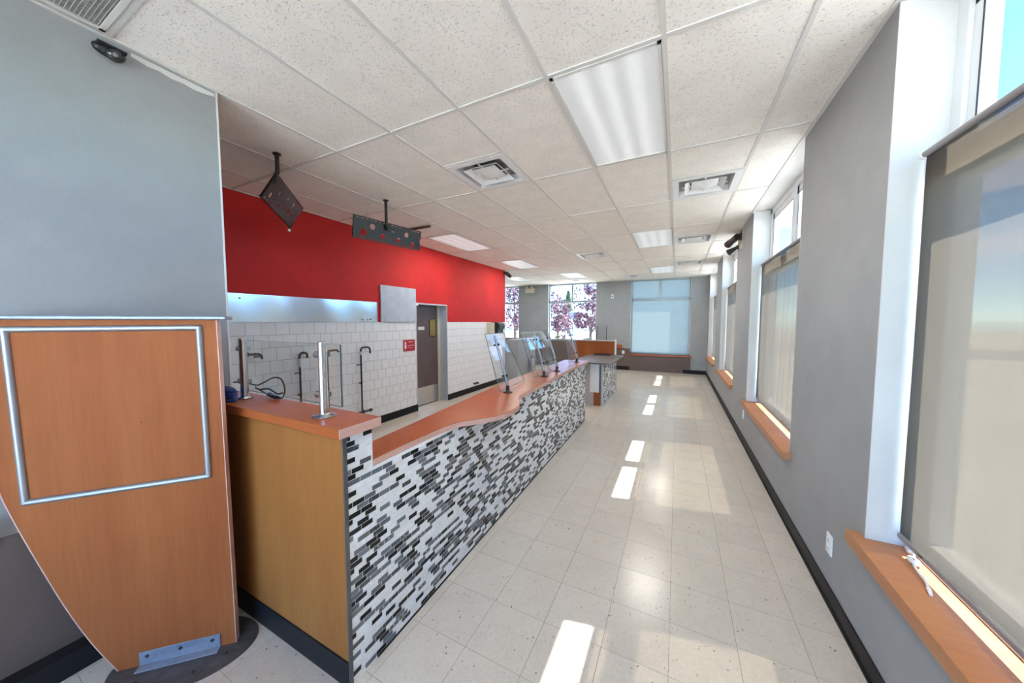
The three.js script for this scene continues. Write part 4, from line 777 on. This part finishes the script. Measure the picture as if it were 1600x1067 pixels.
// cameras, emergency light, thermostat
{
  const x = -2.535, y = 2.945, d = 0.625, t = thing('dome_camera', 'black dome camera high on the grey partition', 'camera', [x, y, d]);
  part(t, 'base', sphere(V(x + 0.008, y + 0.008, d), 0.05, 0.55, 0.62, 1.12), M.black);
  part(t, 'dome', sphere(V(x + 0.034, y - 0.012, d + 0.012), 0.03, 1, 0.95, 1.1), std({ color: lin(0.06, 0.06, 0.065), roughness: 0.08, metalness: 0.6 }), 'glossy dome');
  part(t, 'lens', sphere(V(x + 0.058, y - 0.020, d + 0.008), 0.010), std({ color: lin(0.2, 0.2, 0.21), roughness: 0.15 }));
  part(t, 'hood', [box(x, x + 0.05, y + 0.012, y + 0.022, d - 0.045, d + 0.05)], M.black);
}
{
  const x = 0.8265, t = thing('bullet_camera', 'brown bullet camera mounted high on the window wall pier', 'camera', [x, 2.86, 6.2]);
  part(t, 'wall_plate', cyl(V(x, 2.91, 6.05), V(x - 0.02, 2.91, 6.05), 0.055), M.black);
  part(t, 'arm', tube([V(x - 0.01, 2.91, 6.05), V(x - 0.05, 2.92, 6.07), V(x - 0.07, 2.90, 6.12)], 0.014, 20), M.black);
  part(t, 'barrel', [cyl(V(x - 0.05, 2.915, 6.05), V(x - 0.13, 2.87, 6.30), 0.05, 0.046, 20), cyl(V(x - 0.12, 2.876, 6.27), V(x - 0.14, 2.864, 6.33), 0.052, 0.056, 20)], std({ color: lin(0.05, 0.025, 0.022), roughness: 0.5 }));
  const u = thing('horn_speaker', 'small dark horn below the bullet camera', 'speaker', [x, 2.77, 6.30]);
  part(u, 'horn', cyl(V(x - 0.02, 2.80, 6.28), V(x - 0.12, 2.74, 6.36), 0.02, 0.055, 18), M.black);
  part(u, 'bracket', box(x - 0.03, x + 0.001, 2.77, 2.83, 6.26, 6.30), M.black);
  const blobs = []; for (let k = 0; k < 40; k++) { const y = rr(2.74, 2.99), d = rr(5.86, 6.24); if (Math.hypot(y - 2.91, d - 6.05) > 0.12 && (d < 6.2 || y > 2.88)) blobs.push(sphere(V(x, y, d), rr(0.02, 0.04), 0.3, 1, 1.1)); }
  single('foam_patch', 'lumpy beige foam patch behind the bullet camera', 'foam', blobs, std({ color: lin(0.5, 0.45, 0.36), roughness: 0.95 }));
}
{
  const t = thing('corner_camera', 'small black camera at the top corner of the red wall', 'camera', [XL, 2.86, 7.93]);
  part(t, 'bracket', [cyl(V(XL - 0.001, 2.95, 7.9), V(XL + 0.06, 2.95, 7.9), 0.03), cyl(V(XL + 0.05, 2.95, 7.9), V(XL + 0.09, 2.92, 7.92), 0.018)], M.black);
  part(t, 'barrel', cyl(V(XL + 0.06, 2.95, 7.91), V(XL + 0.19, 2.83, 7.95), 0.05, 0.045), M.black);
}
{
  const t = thing('emergency_light', 'cream emergency light box with two lamp heads on the end wall', 'emergency light', [-5.06, 2.72, 11.6]);
  part(t, 'box', rbox(-5.24, -4.88, 2.72, 2.90, 11.53, 11.651, 0.012), M.cream);
  for (const x of [-5.16, -4.96]) part(t, 'lamp_head', [cyl(V(x, 2.92, 11.56), V(x, 2.95, 11.50), 0.045, 0.055), cyl(V(x, 2.89, 11.58), V(x, 2.93, 11.56), 0.012)], M.cream);
}
{
  const t = thing('thermostat', 'small white sensor alone on the grey end wall', 'thermostat', [-2.01, 2.44, 11.64]);
  part(t, 'case', rbox(-2.055, -1.965, 2.43, 2.565, 11.61, 11.651, 0.01), M.plastic);
  part(t, 'window', rbox(-2.035, -1.99, 2.48, 2.52, 11.606, 11.612, 0.003), M.black);
}
single('loose_wire', 'thin dark wire sticking out of the end wall near the corner', 'cable', tube([V(0.44, 0.55, 11.648), V(0.47, 0.45, 11.63), V(0.55, 0.34, 11.61), V(0.64, 0.30, 11.62), V(0.66, 0.31, 11.648)], 0.006, 40, 6), M.galv);

// ---------------------------------------------------------------- outside
structure('ground', 'pale concrete paving outside the windows', 'ground', box(-70, 60, -0.4, -0.16, -30, 110), M.concrete);
structure('road', 'grey road beyond the trees', 'road', box(-70, 60, -0.16, -0.15, 24, 32), std({ color: lin(0.30, 0.30, 0.31), roughness: 0.9 }));
function foliage(parts, n, size, col) {                // leaves scattered through blobs [x, y, d, r]
  const pos = [], colr = [];
  for (let k = 0; k < n; k++) {
    const [x, y, d, r] = parts[Math.floor(rnd() * parts.length)], v = new THREE.Vector3(rr(-1, 1), rr(-1, 1), rr(-1, 1)).normalize().multiplyScalar(r * Math.cbrt(rr(0.25, 1)));
    const p = V(x + v.x, y + v.y, d + v.z), a = new THREE.Vector3(rr(-1, 1), rr(-1, 1), rr(-1, 1)).normalize(), b = a.clone().cross(new THREE.Vector3(rr(-1, 1), rr(-1, 1), rr(-1, 1))).normalize(), s = size * rr(0.6, 1.3);
    const q = [p.clone().addScaledVector(a, s), p.clone().addScaledVector(b, s * 0.5), p.clone().addScaledVector(a, -s), p.clone().addScaledVector(b, -s * 0.5)];
    pos.push(...[0, 1, 2, 0, 2, 3].flatMap((i) => q[i].toArray()));
    const c = col(); for (let i = 0; i < 6; i++) colr.push(...c);
  }
  const g = new THREE.BufferGeometry(); g.setAttribute('position', new THREE.Float32BufferAttribute(pos, 3)); g.computeVertexNormals(); g.setAttribute('color', new THREE.Float32BufferAttribute(colr, 3)); return g;
}
const leafMat = phys({ vertexColors: true, roughness: 0.9, transmission: 0.35, thickness: 0, side: THREE.DoubleSide, specularIntensity: 0.2 });
const bark = std({ color: lin(0.12, 0.09, 0.08), roughness: 0.95 });
function tree(name, label, x, d, trunkH, blobs, n, size, col) {
  const t = thing(name, label, 'tree', [x, -0.16, d]);
  part(t, 'trunk', [cyl(V(x, -0.2, d), V(x, trunkH, d), 0.13, 0.07, 10), ...blobs.slice(0, 5).map(([bx, by, bd]) => cyl(V(x, trunkH * 0.8, d), V(bx, by, bd), 0.05, 0.015, 6))], bark);
  const g = foliage(blobs, n, size, col), m = new THREE.Mesh(g, leafMat); g.translate(-t.position.x, -t.position.y, -t.position.z); m.name = 'crown'; t.add(m);
}
const plum = () => { const k = rr(0.5, 1.3); return rnd() < 0.35 ? [0.38 * k, 0.22 * k, 0.25 * k] : [0.13 * k, 0.065 * k, 0.105 * k]; };
const green = () => { const k = rr(0.5, 1.3); return [0.10 * k, 0.14 * k, 0.07 * k]; };
tree('plum_tree', 'broad purple leaved tree outside, right of the spruce', -4.35, 18.5, 1.2, [[-4.4, 2.1, 18.5, 0.95], [-4.0, 2.9, 18.7, 0.9], [-4.7, 3.0, 18.4, 0.8], [-3.7, 1.9, 18.5, 0.8], [-4.2, 3.6, 18.5, 0.6], [-4.9, 1.7, 18.6, 0.5]], 2600, 0.085, plum);
tree('plum_tree', 'small rounded purple tree outside, left of the spruce', -7.3, 21.5, 1.0, [[-7.3, 2.1, 21.5, 0.95], [-7.7, 1.7, 21.5, 0.8], [-6.9, 1.6, 21.4, 0.7], [-7.2, 2.7, 21.5, 0.6]], 1700, 0.095, plum);
tree('plum_tree', 'tall purple tree filling the window past the red wall', -8.6, 17.5, 1.6, [[-8.6, 2.2, 17.5, 1.1], [-8.2, 3.2, 17.5, 0.9], [-9.2, 2.8, 17.6, 1.0], [-8.7, 3.9, 17.5, 0.8], [-8.0, 1.7, 17.5, 0.7]], 2400, 0.09, plum);
tree('plum_tree', 'sparse purple tree beside the window frame', -5.75, 15.5, 2.2, [[-5.75, 3.1, 15.5, 0.6], [-5.5, 2.7, 15.5, 0.4], [-5.9, 3.5, 15.5, 0.6]], 330, 0.08, plum);
{ // spruce
  const x = -14.4, d = 47, t = thing('spruce_tree', 'dark green spruce rising above the roofs outside', 'tree', [x, -0.16, d]);
  part(t, 'trunk', cyl(V(x, -0.2, d), V(x, 6.3, d), 0.16, 0.03, 8), bark);
  const blobs = []; for (let k = 0; k < 22; k++) { const y = 1.0 + k * 0.24, r = 1.25 * (1 - k / 24); for (let a = 0; a < 3; a++) blobs.push([x + r * 0.55 * Math.cos(k * 2.4 + a * 2.1), y, d + r * 0.55 * Math.sin(k * 2.4 + a * 2.1), r * 0.5]); }
  const g = foliage(blobs, 1900, 0.16, green), m = new THREE.Mesh(g, leafMat); g.translate(-t.position.x, -t.position.y, -t.position.z); m.name = 'crown'; t.add(m);
}
for (const [x, d, r, label] of [[-4.25, 16.6, 0.42, 'low dark shrub in front of the broad purple tree'], [-3.0, 17.0, 0.42, 'low dark shrub right of the other shrub outside'], [-6.6, 19.6, 0.5, 'low shrub under the small rounded purple tree']]) {
  const t = thing('shrub', label, 'shrub', [x, -0.16, d]);
  part(t, 'stem', cyl(V(x, -0.2, d), V(x, 0.4, d), 0.03, 0.015, 6), bark);
  const g = foliage([[x, 0.35, d, r], [x + 0.2, 0.55, d, r * 0.7]], 500, 0.07, () => (rnd() < 0.5 ? plum() : green())), m = new THREE.Mesh(g, leafMat); g.translate(-t.position.x, -t.position.y, -t.position.z); m.name = 'leaves'; t.add(m);
}
{ // kiosk sign across the road
  const x = -11.5, d = 40, t = thing('kiosk', 'small white kiosk with a blue grey roof across the road', 'building', [x, -0.16, d]);
  part(t, 'wall', box(x - 0.62, x + 0.75, -0.16, 2.0, d, d + 2), std({ color: lin(0.72, 0.78, 0.84), roughness: 0.7 }));
  part(t, 'roof', rbox(x - 0.8, x + 0.7, 2.0, 2.85, d - 0.2, d + 2.2, 0.05), std({ color: lin(0.16, 0.19, 0.28), roughness: 0.6 }));
  for (const o of [-0.3, 0.35]) { const f = part(t, 'window', box(x + o - 0.22, x + o + 0.22, 0.7, 1.6, d - 0.02, d + 0.02), M.plastic); part(f, 'window_pane', box(x + o - 0.18, x + o + 0.18, 0.76, 1.54, d - 0.03, d - 0.015), std({ color: lin(0.25, 0.33, 0.40), roughness: 0.1 })); }
}
{
  const t = thing('low_wall_outside', 'long pale building wall beyond the road', 'building', [-14, -0.16, 62]);
  part(t, 'wall', box(-34, -2, -0.16, 2.4, 62, 70), std({ color: lin(0.62, 0.58, 0.54), roughness: 0.9 }));
  part(t, 'roof', box(-34.3, -1.7, 2.4, 2.7, 61.6, 70.4), std({ color: lin(0.30, 0.28, 0.27), roughness: 0.9 }));
}

renderer.render(scene, camera);
